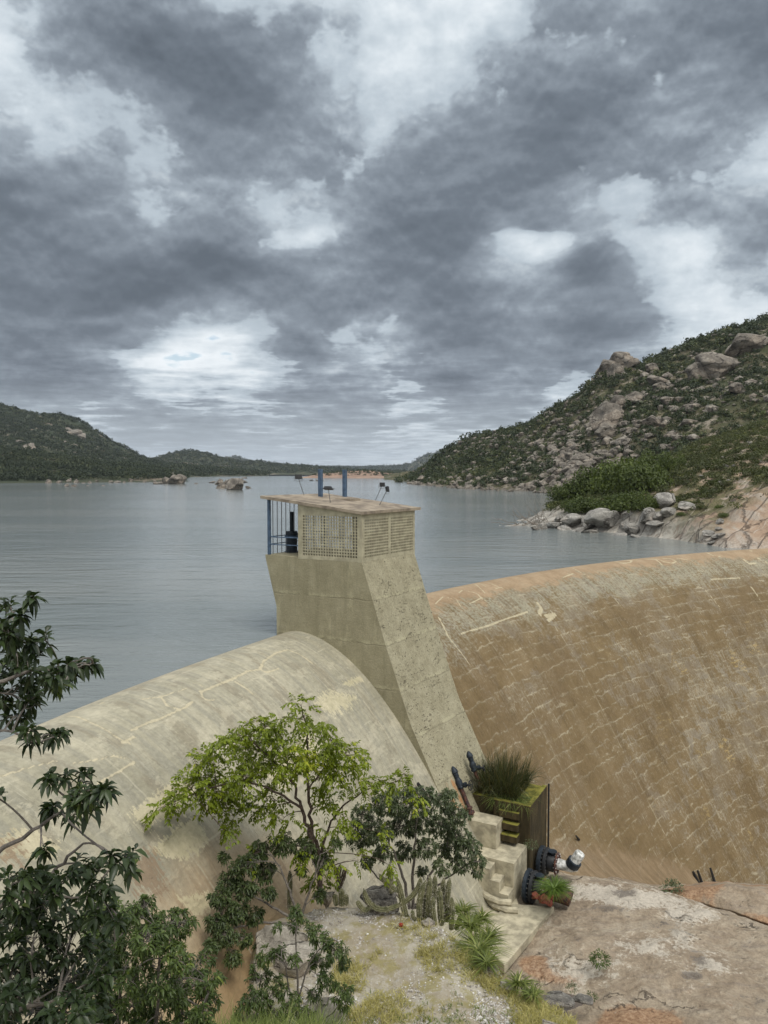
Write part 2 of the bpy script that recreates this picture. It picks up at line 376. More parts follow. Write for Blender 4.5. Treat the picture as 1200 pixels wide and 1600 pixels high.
    lc = g.mix(g.mul(g.sstep(g.noise(g.vm('ADD', g.scl(uv, (.5, .7, 1)), (4., 4., 0)), 1.3, 8, .72), .54, .58), .45), lc, (.47, .43, .32))
    lc = g.mix(g.sstep(sfine, .56, .72, 0, .5), lc, (.46, .43, .34))
    spots = g.sstep(g.noise(uv, 9., 5, .7), .64, .72)
    lc = g.mix(g.mul(spots, .4), lc, (.15, .13, .10))
    lc = g.mix(g.sstep(g.add(s, g.mul(wj, 1.2)), .2, 2.2, .42, 0.), lc, (.40, .31, .205))
    low2 = g.add(low, g.mul(wj, .5))
    lc = g.mix(g.sstep(low2, .3, .85, 0, .8), lc, g.mix(g.sstep(streak, .35, .65), (.30, .215, .13), (.41, .33, .22)))
    lc = g.mix(g.sstep(g.add(low2, g.mul(g.sub(streak, .5), 1.2)), 1.1, 2.0, 0, .75), lc, (.36, .245, .125))
    lj = lines(g.sub(u, 3.), 4.4, .03, .03, g.sstep(brk, .4, .5)); ll3 = lines(s, 1.9, .03, .1, g.sstep(brk, .5, .6))
    lc = g.mix(g.mul(g.m('MAXIMUM', lj, ll3), .5), lc, (.48, .44, .33))
    pcol = g.mix(g.sstep(mid, .4, .6), (.47, .42, .27), (.55, .49, .33))
    pm = g.sstep(g.add(patch, g.add(g.mul(g.sub(sfine, .5), 1.), g.mul(g.sub(fine, .5), 1.2))), .45, .52)
    lc = g.mix(g.mul(pm, .68), lc, pcol)
    db = g.attr('dark'); lc = g.mix(g.sstep(g.add(db, g.add(g.mul(g.sub(fine, .5), 1.2), g.mul(g.sub(sfine, .5), 1.))), .4, .6, 0, .8), lc, (.22, .155, .10))
    side = g.sstep(u, 1.5, 1.7)
    col = g.mix(side, lc, col)
    mm = g.sstep(g.add(mark, g.add(g.mul(g.sub(fine, .5), 1.5), g.mul(g.sub(mid, .5), .8))), .5, .75)
    col = g.mix(g.mul(mm, .7), col, (.50, .44, .30))
    # plugged bolt holes and grain
    vg = g.sstep(fine, .3, .7, .86, 1.1); col = g.mix(1., col, g.comb(vg, vg, vg), 'MULTIPLY')
    h = g.add(g.add(g.mul(fine, .5), g.mul(mid, .6)), g.add(g.mul(am, .35), g.mul(mm, .5)))
    finish(g, col, .82, g.bump(h, .55, .06), .25)
    return mt

def pier_material():
    mt, g = material('pier_concrete'); p = g.pos(); u = g.attr('suv', 'Vector'); a, b, z = g.sep(u)[:3]
    big = g.noise(u, .45, 5, .6); mid = g.noise(u, 1.9, 7, .65); fine = g.noise(u, 14., 8, .72)
    c = g.ramp(g.m('MULTIPLY_ADD', mid, .5, g.mul(big, .5)), [(.32, (.22, .198, .125)), (.5, (.285, .258, .168)), (.66, (.345, .315, .215))])
    st = g.noise(g.scl(u, (3.5, 3.5, .35)), 1., 6, .65)
    c = g.mix(g.sstep(st, .45, .68, 0, .5), c, (.20, .182, .115))
    c = g.mix(g.sstep(g.noise(g.scl(u, (1.3, 1.3, .5)), 1., 4, .6), .56, .66, 0, .45), c, (.42, .385, .255))
    sl = g.attr('slope')          # the inclined downstream face: pitted, and painted lighter as if lit from above
    c = g.mix(g.mul(sl, .65), c, g.ramp(g.m('MULTIPLY_ADD', mid, .6, g.mul(fine, .4)), [(.33, (.22, .195, .132)), (.5, (.325, .298, .208)), (.68, (.41, .378, .275))]))
    zz = g.m('MULTIPLY_ADD', g.sub(mid, .5), .25, z)
    q = g.m('PINGPONG', g.m('DIVIDE', g.add(zz, 5.62), 1.9), .5)
    line = g.mul(g.sstep(q, .008, .022, 1, 0), g.sstep(big, .35, .5))
    c = g.mix(g.mul(line, .32), c, (.15, .135, .09))
    lay = g.mul(g.sstep(g.m('PINGPONG', g.m('DIVIDE', g.add(zz, 5.52), 1.9), .5), .01, .06, 1, 0), g.sstep(mid, .45, .55))
    c = g.mix(g.mul(lay, .4), c, (.44, .41, .27))
    pz = g.noise(u, .55, 3, .5)
    pit = g.mul(g.sstep(g.voro(g.vm('ADD', g.scl(u, (5, 5, 3.2)), g.comb(mid, fine, mid)), 1.7), .12, .28, 1, 0), g.sstep(g.noise(u, 3.1, 5, .7), .47, .52))
    dash = g.mul(g.sstep(g.noise(g.scl(u, (1.5, 1.5, 7.)), 1.6, 6, .7), .58, .64), g.sstep(g.noise(u, 1.1, 5, .6), .5, .56))
    pit = g.mul(g.m('MAXIMUM', pit, g.mul(dash, .8)), g.m('MULTIPLY_ADD', sl, .9, .10))
    pit = g.mul(pit, g.sstep(pz, .40, .54, .3, 1))
    c = g.mix(g.mul(pit, .8), c, (.10, .085, .055))
    rust = g.attr('rust'); c = g.mix(g.sstep(g.add(rust, g.mul(g.sub(st, .5), 1.8)), .3, 1., 0, .8), c, (.40, .175, .06))
    vg = g.sstep(fine, .3, .7, .86, 1.1); c = g.mix(1., c, g.comb(vg, vg, vg), 'MULTIPLY')
    h = g.sub(g.add(g.mul(fine, .5), mid), g.add(g.mul(pit, 1.6), g.mul(line, .2)))
    finish(g, c, .85, g.bump(h, .7, .05), .25); return mt

def rock_material(name, light, mid_, dark, orange, scale=1., white=.5, orange_amt=.5, bump=.8, tex=1., bd=None):
    mt, g = material(name); p = g.pos() if tex == 1. else g.obj()
    p = g.scl(p, (scale, scale, scale))
    big = g.noise(p, .22, 5, .6, .6); md = g.noise(p, 1.1, 8, .65, .3); fn = g.noise(p, 7., 8, .72)
    c = g.ramp(g.m('MULTIPLY_ADD', md, .6, g.mul(big, .4)), [(.34, dark), (.5, mid_), (.62, light)])
    c = g.mix(g.sstep(g.noise(p, .35, 4, .6), .5, .62, 0, orange_amt), c, orange)
    wm = g.mul(g.sstep(g.add(g.mul(fn, .45), g.mul(g.noise(p, .7, 6, .6), .55)), .53, .58), white)
    c = g.mix(wm, c, tuple(min(.8, q*1.5) for q in light))
    crack = g.sstep(g.voro(g.vm('ADD', g.scl(p, (.35, .35, .8)), g.vm('SCALE', g.comb(md, big, md))), 1., 'DISTANCE_TO_EDGE'), .0, .03, 1, 0)
    vg = g.sstep(fn, .3, .7, .75, 1.15); c = g.mix(1., c, g.comb(vg, vg, vg), 'MULTIPLY')
    crack = g.mul(crack, g.sstep(big, .4, .5)); c = g.mix(g.mul(crack, .8), c, (.05, .042, .035))
    st = g.sstep(g.noise(g.scl(p, (1.6, 1.6, .3)), 1., 6, .6), .52, .66, 0, .6); c = g.mix(st, c, dark)
    h = g.sub(g.add(g.mul(fn, .3), md), g.mul(crack, .6))
    finish(g, c, .9, g.bump(h, bump, bd or .12/scale), .2); return mt

def leaf_material(name, dark, light, young=None, trans=.3, rough=.45, dead=None):
    mt, g = material(name); lv = g.attr('lv'); p = g.pos()
    st = [(.0, dark), (.6, tuple((a+b)/2 for a, b in zip(dark, light))), (.93, light)]
    if young: st.append((1., young))
    c = g.ramp(lv, st)
    c = g.mix(g.sstep(g.noise(p, 1.6, 2, .5), .4, .65, 0, .35), c, light)
    b = g.n('ShaderNodeBsdfPrincipled', {'Base Color': c, 'Roughness': rough, 'Specular IOR Level': .35})
    t = g.n('ShaderNodeBsdfTranslucent', {'Color': g.mix(1., c, (1.5, 1.6, .7), 'MULTIPLY')})
    ms = g.n('ShaderNodeMixShader', {0: trans, 1: b.outputs[0], 2: t.outputs[0]})
    o = g.n('ShaderNodeOutputMaterial'); g.L.new(ms.outputs[0], o.inputs[0]); return mt

M = {}
M['dam'] = dam_material(); M['pier'] = pier_material()
M['block'] = plain('block_concrete', (.40, .36, .26), .85, 0, .35, 2.2, .5)
M['screen'] = plain('screen_concrete', (.37, .34, .24), .85, 0, .2, 3., .3)
M['roof'] = plain('roof_slab', (.27, .225, .17), .85, 0, .3, 1.6, .4, col2=(.16, .13, .10))
M['blue'] = plain('blue_paint', (.065, .105, .165), .5, .0, .3, 5., .1)
M['darkblue'] = plain('dark_blue_iron', (.022, .030, .040), .5, .2, .4, 6., .3)
M['black'] = plain('black_housing', (.02, .021, .023), .5, 0, .2, 8)
M['wire'] = plain('grey_steel', (.12, .12, .12), .5, .5, .2, 8)
M['cable'] = plain('cable_sheath', (.03, .028, .026), .6)
M['rust'] = plain('rusty_iron', (.10, .045, .03), .75, .1, .4, 9., .5, col2=(.035, .025, .03))
M['redrust'] = plain('red_rusty_iron', (.25, .075, .05), .75, 0, .4, 9., .4)
M['whitepipe'] = plain('whitewashed_pipe', (.62, .62, .6), .6, 0, .25, 6., .3, col2=(.25, .25, .23))
M['bark'] = plain('bark', (.105, .075, .06), .9, 0, .4, 14., .7)
M['greybark'] = plain('grey_bark', (.17, .15, .13), .9, 0, .35, 14., .6)
M['dry'] = plain('dry_twigs', (.20, .17, .14), .9, 0, .3, 6.)

# ------------------------------------------------------------------ ground cover that can lie anywhere: the water
def water_material():
    mt, g = material('lake_water'); p = g.pos(); x, y, z = g.sep(p)[:3]
    swell = g.noise(g.scl(p, (.20, .62, 1)), 1., 3, .5, .4)
    chop = g.noise(g.scl(p, (.55, 1.5, 1)), 1., 5, .55)
    rip = g.noise(g.scl(p, (3.2, 6.5, 1)), 1., 4, .6)
    farw = g.noise(g.scl(p, (.012, .05, 1)), 1., 5, .6)
    h = g.add(g.add(g.mul(swell, .62), g.mul(chop, .26)), g.mul(rip, .08))
    calm = g.sstep(g.noise(g.scl(p, (.004, .011, 1)), 1., 4, .6), .4, .6, .55, 1.)
    nm = g.n('ShaderNodeBump', {'Height': g.mul(h, calm), 'Strength': 1., 'Distance': .26}).outputs[0]
    b = g.n('ShaderNodeBsdfPrincipled', {'Base Color': g.mix(g.sstep(farw, .4, .6), (.155, .176, .173), (.20, .216, .208)), 'Roughness': .09, 'IOR': 1.333, 'Specular IOR Level': .5})
    g.L.new(nm, b.inputs['Normal'])
    o = g.n('ShaderNodeOutputMaterial'); g.L.new(b.outputs[0], o.inputs[0]); return mt
def make_water():
    th = np.radians(np.concatenate([np.linspace(20, 100, 25), np.linspace(100.5, 186, 160), np.linspace(188, 215, 12)]))
    rr = RAD+np.array([.9, 3, 8, 20, 45, 90, 180, 400, 900, 2000, 5000, 9000])
    T, Rr = np.meshgrid(th, rr, indexing='ij')
    V = np.stack([CX+Rr*np.cos(T), CY+Rr*np.sin(T), -7.6+0*T], -1)
    n, m = T.shape; i = np.arange(n-1)[:, None]*m; j = np.arange(m-1)[None]
    F = np.stack([i+j, i+m+j, i+m+j+1, i+j+1], -1).reshape(-1, 4)
    tag(link_mesh('water', raw_mesh('water', V.reshape(-1, 3), F[:, ::-1]), water_material()), kind='structure')
make_water()

# ------------------------------------------------------------------ the dam
def grid_faces(n, m):
    i = np.arange(n-1)[:, None]*m; j = np.arange(m-1)[None]
    return np.stack([i+j, i+m+j, i+m+j+1, i+j+1], -1).reshape(-1, 4)
def seg_dist(A, B, pts):   # min distance from points (K,2) to polyline pts
    d = np.full(len(A), 1e9)
    for (x0, y0), (x1, y1) in zip(pts[:-1], pts[1:]):
        vx, vy = x1-x0, y1-y0; l2 = vx*vx+vy*vy+1e-9
        t = np.clip(((A-x0)*vx+(B-y0)*vy)/l2, 0, 1); d = np.minimum(d, np.hypot(A-x0-t*vx, B-y0-t*vy))
    return d
def poly_sd(A, B, pts):
    ins = np.zeros(len(A), bool); n = len(pts)
    for i in range(n):
        (x0, y0), (x1, y1) = pts[i], pts[(i+1) % n]
        c = ((y0 > B) != (y1 > B)); ins ^= c & (A < (x1-x0)*(B-y0)/(y1-y0+1e-12)+x0)
    d = seg_dist(A, B, list(pts)+[pts[0]]); return np.where(ins, d, -d)
def ztoe(thd):
    return np.interp(thd, [110, 138, 146.3, 152], [-27, -24.7, -19.8, -18.6])
def make_dam():
    arc = np.concatenate([np.arange(-36, -18, .25), np.arange(-18, 0, .07), np.arange(0, 48, .1), np.arange(48, 66, .4)])
    th = PHI-arc/RAD
    # profile: top part fine
    x = np.concatenate([[-1.5]*4, -1.5*np.cos(np.linspace(0, math.pi/2, 14))[0:], np.arange(.07, 7, .07), np.arange(7, 17.5, .1)])
    z = -DC-drop(x); z[:4] = [-30, -20, -12, -8.6]
    V = []; A, Xg = np.meshgrid(arc, x, indexing='ij'); Z = np.broadcast_to(z, A.shape).copy()
    TH = PHI-A/RAD; thd = np.degrees(TH)
    fl = np.clip((thd-137.9)/.35, 0, 1)*np.clip((151-thd)/2, 0, 1)
    zt = ztoe(thd)-.0; hgt = 2.2
    uu = np.clip((zt+hgt-Z)/hgt, 0, 1)*(Xg > 0)
    flare = fl*(1-np.sqrt(np.clip(1-uu*uu, 0, 1)))*2.2
    s1 = np.concatenate([[0], np.cumsum(np.hypot(np.diff(x), np.diff(z)))]); s1 -= s1[4]
    S = np.broadcast_to(s1, A.shape)
    und = fbm(np.stack([A*.25, S*.35, 0*A], -1), 3, 5)*.05
    rad = RAD-(Xg+flare+und)
    W = np.stack([CX+rad*np.cos(TH), CY+rad*np.sin(TH), Z], -1).reshape(-1, 3)
    a = A.ravel(); xx = Xg.ravel()
    mark = np.zeros(a.size); patch = np.full(a.size, 0.); dark = np.zeros(a.size)
    def conv(pts, ox, oy, sc_):
        out = []
        for q in pts:
            h = dam_hit(ox+q[0]/sc_, oy+q[1]/sc_)
            if h: out.append((h[0], h[1]))
        return out
    def stroke(pts, o, wd):
        if o[0] > 600: wd *= .8
        q = conv(pts, *o)
        if len(q) < 2: return
        a0 = min(p[0] for p in q)-1; a1 = max(p[0] for p in q)+1
        k = np.where((a > a0) & (a < a1) & (xx > -1.2))[0]
        d = seg_dist(a[k], xx[k], q); wd = wd*.72; mark[k] = np.maximum(mark[k], np.clip(1.25-d/wd, 0, 1))
    A1 = (200, 980, 2.4); B1 = (0, 900, 4.573); C1 = (0, 900, 2.2857); D1 = (940, 840, 4.615); E1 = (660, 840, 4.)
    for pts, wd in [([(270, 243), (340, 215), (400, 190), (450, 165), (495, 158), (510, 125), (560, 95), (600, 85), (640, 100), (690, 135)], .13),
                    ([(270, 240), (280, 265), (300, 275), (322, 272)], .1), ([(400, 205), (440, 228), (465, 250)], .13), ([(495, 158), (520, 170), (565, 155)], .1),
                    ([(50, 270), (120, 262), (170, 245), (220, 230)], .08), ([(125, 262), (145, 295), (165, 300), (185, 305)], .1),
                    ([(10, 388), (70, 360), (120, 345), (170, 320), (215, 300), (240, 280)], .11), ([(230, 205), (290, 225)], .06)]:
        stroke(pts, A1, wd)
    for pts, wd in [([(480, 1000), (560, 1010), (640, 1045), (720, 1080), (800, 1130), (860, 1170), (930, 1200)], .09), ([(870, 1190), (960, 1150)], .12),
                    ([(520, 1340), (700, 1310), (800, 1285), (890, 1300)], .08), ([(700, 1480), (850, 1400), (960, 1330)], .09), ([(0, 1430), (200, 1370), (400, 1320)], .08),
                    ([(660, 945), (740, 905), (800, 890)], .07)]:
        stroke(pts, B1, wd)
    # scrawls and efflorescence on the crest of the right half
    for pts, wd in [([(95, 172), (150, 186), (210, 178), (215, 165), (160, 168)], .22), ([(305, 155), (390, 158), (435, 198)], .22), ([(400, 155), (450, 175), (512, 185), (535, 172), (495, 152), (440, 150)], .2),
                    ([(540, 148), (615, 160)], .2), ([(755, 110), (800, 128), (850, 135)], .2), ([(1075, 95), (1105, 115)], .2), ([(1030, 160), (1060, 190), (1110, 185), (1130, 200)], .3), ([(1130, 150), (1190, 180)], .3),
                    ([(1020, 290), (1080, 360), (1140, 450), (1160, 490)], .13), ([(790, 300), (1000, 292)], .12), ([(80, 425), (160, 520), (240, 640), (300, 720)], .1), ([(690, 355), (740, 370), (800, 440), (850, 500)], .1)]:
        stroke(pts, D1, wd)
    for pts, wd in [([(160, 375), (215, 390), (240, 430)], .1), ([(230, 345), (250, 330), (300, 338), (345, 350), (375, 385)], .12), ([(300, 412), (375, 375), (400, 400)], .12), ([(325, 290), (360, 315), (392, 348)], .12),
                    ([(340, 285), (400, 310)], .1), ([(430, 290), (480, 310), (525, 330)], .12), ([(460, 318), (500, 310)], .1), ([(80, 415), (130, 370), (170, 380)], .1),
                    ([(880, 248), (940, 225)], .14), ([(940, 192), (990, 220), (1040, 245)], .13), ([(905, 225), (940, 235)], .12), ([(240, 600), (420, 548), (520, 510), (660, 465)], .14), ([(100, 500), (160, 620), (240, 720), (290, 790)], .16), ([(720, 410), (745, 440), (735, 480)], .3), ([(770, 490), (830, 480), (790, 520)], .3)]:
        stroke(pts, E1, wd)
    def area(pts, o, arr, wd):
        q = conv(pts, *o)
        if len(q) > 2:
            k = np.where((a > -30) & (a < 2) & (xx > -1.2))[0]
            sd = poly_sd(a[k], xx[k], q); arr[k] = np.maximum(arr[k], np.clip(.5+sd/wd, 0, 1))
    for pts in [[(465, 850), (540, 790), (620, 735), (700, 735), (650, 830), (600, 850), (520, 905)], [(540, 985), (620, 900), (700, 865), (745, 950), (660, 1012), (600, 1000)],
                [(640, 1150), (770, 1130), (770, 1180), (700, 1215)], [(0, 930), (90, 900), (220, 960), (180, 1010), (0, 1000)]]:
        area(pts, C1, patch, .6)
    area([(700, 285), (750, 240), (850, 262), (820, 300), (760, 320)], A1, patch, 1.1)
    area([(800, 210), (870, 185), (885, 200), (825, 220)], A1, patch, .4); area([(930, 700), (1110, 560), (1140, 640), (1010, 760)], C1, patch, 1.2)
    area([(480, 1010), (545, 985), (600, 1130), (470, 1120)], C1, dark, 1.2); area([(0, 950), (60, 940), (70, 1010), (0, 1010)], C1, dark, 1.5)
    low = np.where(a < 1.6, (-W[:, 2]-9.4)/1.6*np.clip((-8.5-a)/5., 0, 1), 0)
    toe = (uu*np.clip(fl*3, 0, 1)).ravel()
    F = grid_faces(*A.shape)
    me = raw_mesh('spillway_dam', W, F[:, ::-1], True, dict(mark=mark, patch=patch, dark=dark, low=low, toe=toe), np.stack([a, S.ravel(), 0*a], -1))
    # end of the wall, closed so it is a body
    o = link_mesh('spillway_dam', me, M['dam'])
    tag(o, 'long curved concrete spillway dam with a rounded crest, brown and lime-streaked', 'dam')
    o.modifiers.new('end', 'SOLIDIFY').thickness = 0
    o.modifiers.clear()
make_dam()

# ------------------------------------------------------------------ intake tower on its pier
SK = .1
def LS(a, b, z): return L(np.asarray(a, float)+SK*np.asarray(b, float), b, z)
def zroof(a): return -1.25-(a+1.95)*.113      # underside of the sloping roof slab
def ab(Q): d = Q[:2]-O2; return float(d@NV), float(d@TV)
def on_roof(px, py):
    for b in np.linspace(-.3, 6, 640):
        Q = PB(px, py, b); a = ab(Q)[0]
        if Q[2] <= zroof(a)+.1: return a, b
    return a, b
BW = 4.4
def make_tower():
    root = empty('intake_tower', L(3., 2.2, -16.), label='concrete intake tower with a latticed hut on top of its sloping pier', cat='tower')
    # pier
    ds = [(3.3, -3.95), (4.4, -7.25), (5.66, -10.71), (6.98, -13.36), (8.9, -17.2), (9.4, -18.2)]
    zs = np.array([p[1] for p in ds])[::-1]; as_ = np.array([p[0] for p in ds])[::-1]
    prof = [(-1.87, -3.86), (-1.86, -4.0), (-1.25, -6.25), (-1.24, -9.), (-1.24, -18.2)]+[(float(np.interp(z, zs, as_)), z) for z in np.linspace(-18.2, -3.95, 24)]
    V = []; F = []; UV = []; SLP = []; RU = []
    def add(pts, faces, loc, slope, rust=None):
        n0 = len(V); V.extend(pts.tolist()); F.extend([tuple(int(i)+n0 for i in f) for f in faces]); UV.extend(loc.tolist()); SLP.extend([slope]*len(pts)); RU.extend((rust if rust is not None else np.zeros(len(pts))).tolist())
    for b, rev in ((0., False), (BW, True)):
        loc = np.array([(a, b, z) for a, z in prof]); pts = np.array([LS(a, b, z) for a, z in prof])
        # fan of quads/ngon
        f = list(range(len(prof))); add(pts, [f[::-1] if rev else f], loc, 0.)
    zz = np.linspace(-3.95, -18.2, 90); bb = np.linspace(0, BW, 30)
    Zg, Bg = np.meshgrid(zz, bb, indexing='ij'); Ag = np.interp(Zg.ravel(), zs, as_).reshape(Zg.shape)
    loc = np.stack([Ag, Bg, Zg], -1).reshape(-1, 3)
    bump = fbm(loc*np.array([1, 1.6, 1.6]), 5, 3)*.035*((Bg > .05) & (Bg < BW-.05) & (Zg < -4)).ravel()
    W = LS(Ag.ravel()+bump, Bg.ravel(), Zg.ravel())
    rust = np.clip(1-np.abs(loc[:, 1]-.62-(loc[:, 2]+13.5)*-.06)/.42, 0, 1)*np.clip((-13.0-loc[:, 2])/1.2, 0, 1)
    rust = np.maximum(rust, np.clip(1-np.abs(loc[:, 1]-1.25)/.3, 0, 1)*np.clip((-12.9-loc[:, 2])/.4, 0, 1)*.9)
    add(W, grid_faces(*Zg.shape), loc, 1., rust)
    for pr in ([(-1.87, -3.86), (3.3, -3.95)], [(-1.86, -4.), (-1.87, -3.86)], [(-1.25, -6.25), (-1.86, -4.)], [(-1.24, -18.2), (-1.25, -6.25)]):
        loc = np.array([(pr[0][0], 0, pr[0][1]), (pr[1][0], 0, pr[1][1]), (pr[1][0], BW, pr[1][1]), (pr[0][0], BW, pr[0][1])])
        add(np.array([LS(*q) for q in loc]), [(0, 1, 2, 3)], loc, 0.)
    me = raw_mesh('pier', np.array(V), F, False, dict(slope=SLP, rust=RU), np.array(UV))
    link_mesh('pier', me, M['pier'], root)
    # roof
    a0, a1, b0, b1 = -2.02, 3.42, -.14, BW+.38
    m = MB()
    na, nb = 14, 8
    top = []; A_, B_ = np.meshgrid(np.linspace(a0, a1, na), np.linspace(b0, b1, nb), indexing='ij')
    wob = fbm(np.stack([A_*.9, B_*.9, 0*A_], -1), 3, 9)*.05; wob2 = fbm(np.stack([A_*1.7, B_*1.7, 5+0*A_], -1), 2, 19)*.02
    topv = LS(A_.ravel(), B_.ravel(), (zroof(A_)+.13+wob2).ravel()); botv = LS(A_.ravel(), B_.ravel(), (zroof(A_)+wob2*.6).ravel())
    gf = grid_faces(na, nb); m.put(np.vstack([topv, botv]), [tuple(f) for f in gf]+[tuple(f[::-1]+na*nb) for f in gf] +
          [(i*nb, i*nb+na*nb, (i+1)*nb+na*nb, (i+1)*nb) for i in range(na-1)]+[(i*nb+nb-1, (i+1)*nb+nb-1, (i+1)*nb+nb-1+na*nb, i*nb+nb-1+na*nb) for i in range(na-1)] +
          [(j, j+1, j+1+na*nb, j+na*nb) for j in range(nb-1)]+[((na-1)*nb+j, (na-1)*nb+j+na*nb, (na-1)*nb+j+1+na*nb, (na-1)*nb+j+1) for j in range(nb-1)])
    m.build('roof', M['roof'], root)
    def box(mm, a, a2, b, b2, z, z2, z2b=None):  # z2/z2b tops at a / a2
        z2b = z2 if z2b is None else z2b
        c = [LS(a, b, z), LS(a2, b, z), LS(a2, b2, z), LS(a, b2, z), LS(a, b, z2), LS(a2, b, z2b), LS(a2, b2, z2b), LS(a, b2, z2)]
        mm.hexa(c)
    zr = zroof
    # left screen wall (plane b = 0): posts, sill, lattice, lintel
    def screen(name, a0, a1, b0, b1, nc, nr, th=.05):
        m = MB(); alongA = abs(a1-a0) > abs(b1-b0)
        z0 = -3.80; pitch = .132; hole = .08; z1 = z0+nr*pitch
        def bar(t0, t1, za, zb, zb2, o0, o1):
            if alongA: box(m, a0+(a1-a0)*t0, a0+(a1-a0)*t1, b0+o0, b0+o1, za, zb, zb2)
            else: box(m, a0-o1, a0-o0, b0+(b1-b0)*t0, b0+(b1-b0)*t1, za, zb, zb2)
        for i in range(nc+1):
            t = i/nc; w_ = (1-hole/pitch)*.5/nc; bar(max(0, t-w_), min(1, t+w_), z0, z1, z1, 0, th)
        for j in range(nr+1):
            z = z0+j*pitch; h = (pitch-hole)*.5; bar(0, 1, z-h, z+h, z+h, -.003, th+.003)
        A0, A1 = (a0, a1) if alongA else (a0, a0)
        bar(0, 1, z1+.0266, zr(A0)-.001, zr(A1)-.001, -.004, th+.004)   # lintel follows the roof slope
        bar(0, 1, -3.95, z0-.0266, z0-.0266, -.004, th+.004)
        return m.build(name, M['screen'], root)
    screen('lattice_screen', .22, 3.1, .0, .0, 21, 14)
    screen('lattice_screen', 3.3, 3.3, .2, 2.12, 14, 13)
    screen('lattice_screen', 3.3, 3.3, 2.3, 4.24, 14, 13)
    for (a, b, wa, wb) in ((-.02, -.006, .24, .2), (3.1, -.008, .212, .208), (3.13, 2.12, .178, .18), (3.12, 4.24, .188, .17)):
        m = MB(); box(m, a, a+wa, b, b+wb, -3.97, zr(a)-.002, zr(a+wa)-.002); m.build('post', M['screen'], root)
    # far side: low wall, posts and a grille of bars
    m = MB(); box(m, .0, 3.1, BW-.16, BW-.02, -3.95, -3.0); m.build('low_wall', M['screen'], root)
    for a in (0., 1.55): 
        m = MB(); box(m, a, a+.16, BW-.18, BW-.01, -3.0+.002, zr(a)-.002, zr(a+.16)-.002); m.build('post', M['screen'], root)
    m = MB()
    for b in np.linspace(.38, BW-.35, 13): m.tube([LS(-1.74, b, -3.9), LS(-1.74, b, zr(-1.74)-.01)], .019, 5)
    for a in np.linspace(-1.5, -.2, 8): m.tube([L(a, BW-.1, -3.9), L(a, BW-.1, zr(a)-.01)], .019, 5)
    for z in (-3.0, -3.35): m.tube([LS(-1.7, BW-.1, z), LS(-.02, BW-.1, z)], .02, 6)
    m.build('grille', M['wire'], root)
    m = MB()
    m.tube([LS(-1.72, .1, -3.86), LS(-1.72, .1, zr(-1.72))], .085, 10); m.build('corner_column', M['blue'], root, True)
    m = MB(); m.tube([LS(-1.72, BW-.12, -3.86), LS(-1.72, BW-.12, zr(-1.72))], .06, 10); m.build('corner_column', M['blue'], root, True)
    m = MB()
    for z in (-3.03, -3.38): m.tube([LS(-1.7, .08, z), LS(-.02, .08, z)], .026, 6)
    for z in (-3.03, -3.38): m.tube([LS(-1.73, .1, z), LS(-1.73, BW-.1, z)], .022, 6)
    m.build('railing', M['blue'], root, True)
    # posts that pass up through the roof
    for px, h in ((493, 1.42), (527, 1.44)):
        a, b = on_roof(px, 777); z0 = zr(a)+.06
        m = MB(); box(m, a-.085, a+.085, b-.085, b+.085, z0, z0+h); m.build('lifting_post', M['blue'], root, bevel=.01)
        m = MB(); box(m, a-.17, a+.17, b-.17, b+.17, z0-.02, z0+.06); m.build('collar', M['roof'], root, bevel=.01)
    a, b = on_roof(531, 781)
    m = MB(); box(m, a-.55, a+.55, b-.42, b+.42, zr(a)+.04, zr(a)+.15); box(m, a-.42, a+.5, b-.33, b+.36, zr(a)+.15, zr(a)+.19); m.build('roof_hatch', M['roof'], root, bevel=.015)
    return root
TOWER = make_tower()
def make_hoist(a, b, hstem, label):
    z = -3.9; root = empty('gate_hoist', L(a, b, z), label=label, cat='gate hoist')
    def cyl(name, r, z0, z1, mt, n=16):
        m = MB(); zz = [z0, z0+.015, z1-.015, z1]; m.tube([L(a, b, q) for q in zz], [r*.94, r, r, r*.94], n); return m.build(name, mt, root, True)
    cyl('pedestal', .26, z, z+.75, M['darkblue']); cyl('flange', .36, z, z+.08, M['darkblue']); cyl('flange', .35, z+.75, z+.84, M['blue'])
    cyl('gearbox', .27, z+.84, z+1.05, M['darkblue']); cyl('stem_cover', .1, z+1.05, z+hstem, M['darkblue'], 10)
    m = MB(); m.tube([L(a+.1, b, z+.93), L(a+.5, b, z+.93)], .05, 8); m.build('crank_shaft', M['darkblue'], root, True)
    for k in range(8):
        pass
_a = ab(PB(456, 850, 1.5))[0]
make_hoist(_a, 1.5, 1.98, 'blue gate hoist with a tall dark stem in the open bay of the hut')
make_hoist(1.4, 2.9, 2.0, 'dark gate hoist half hidden behind the lattice screen of the hut')
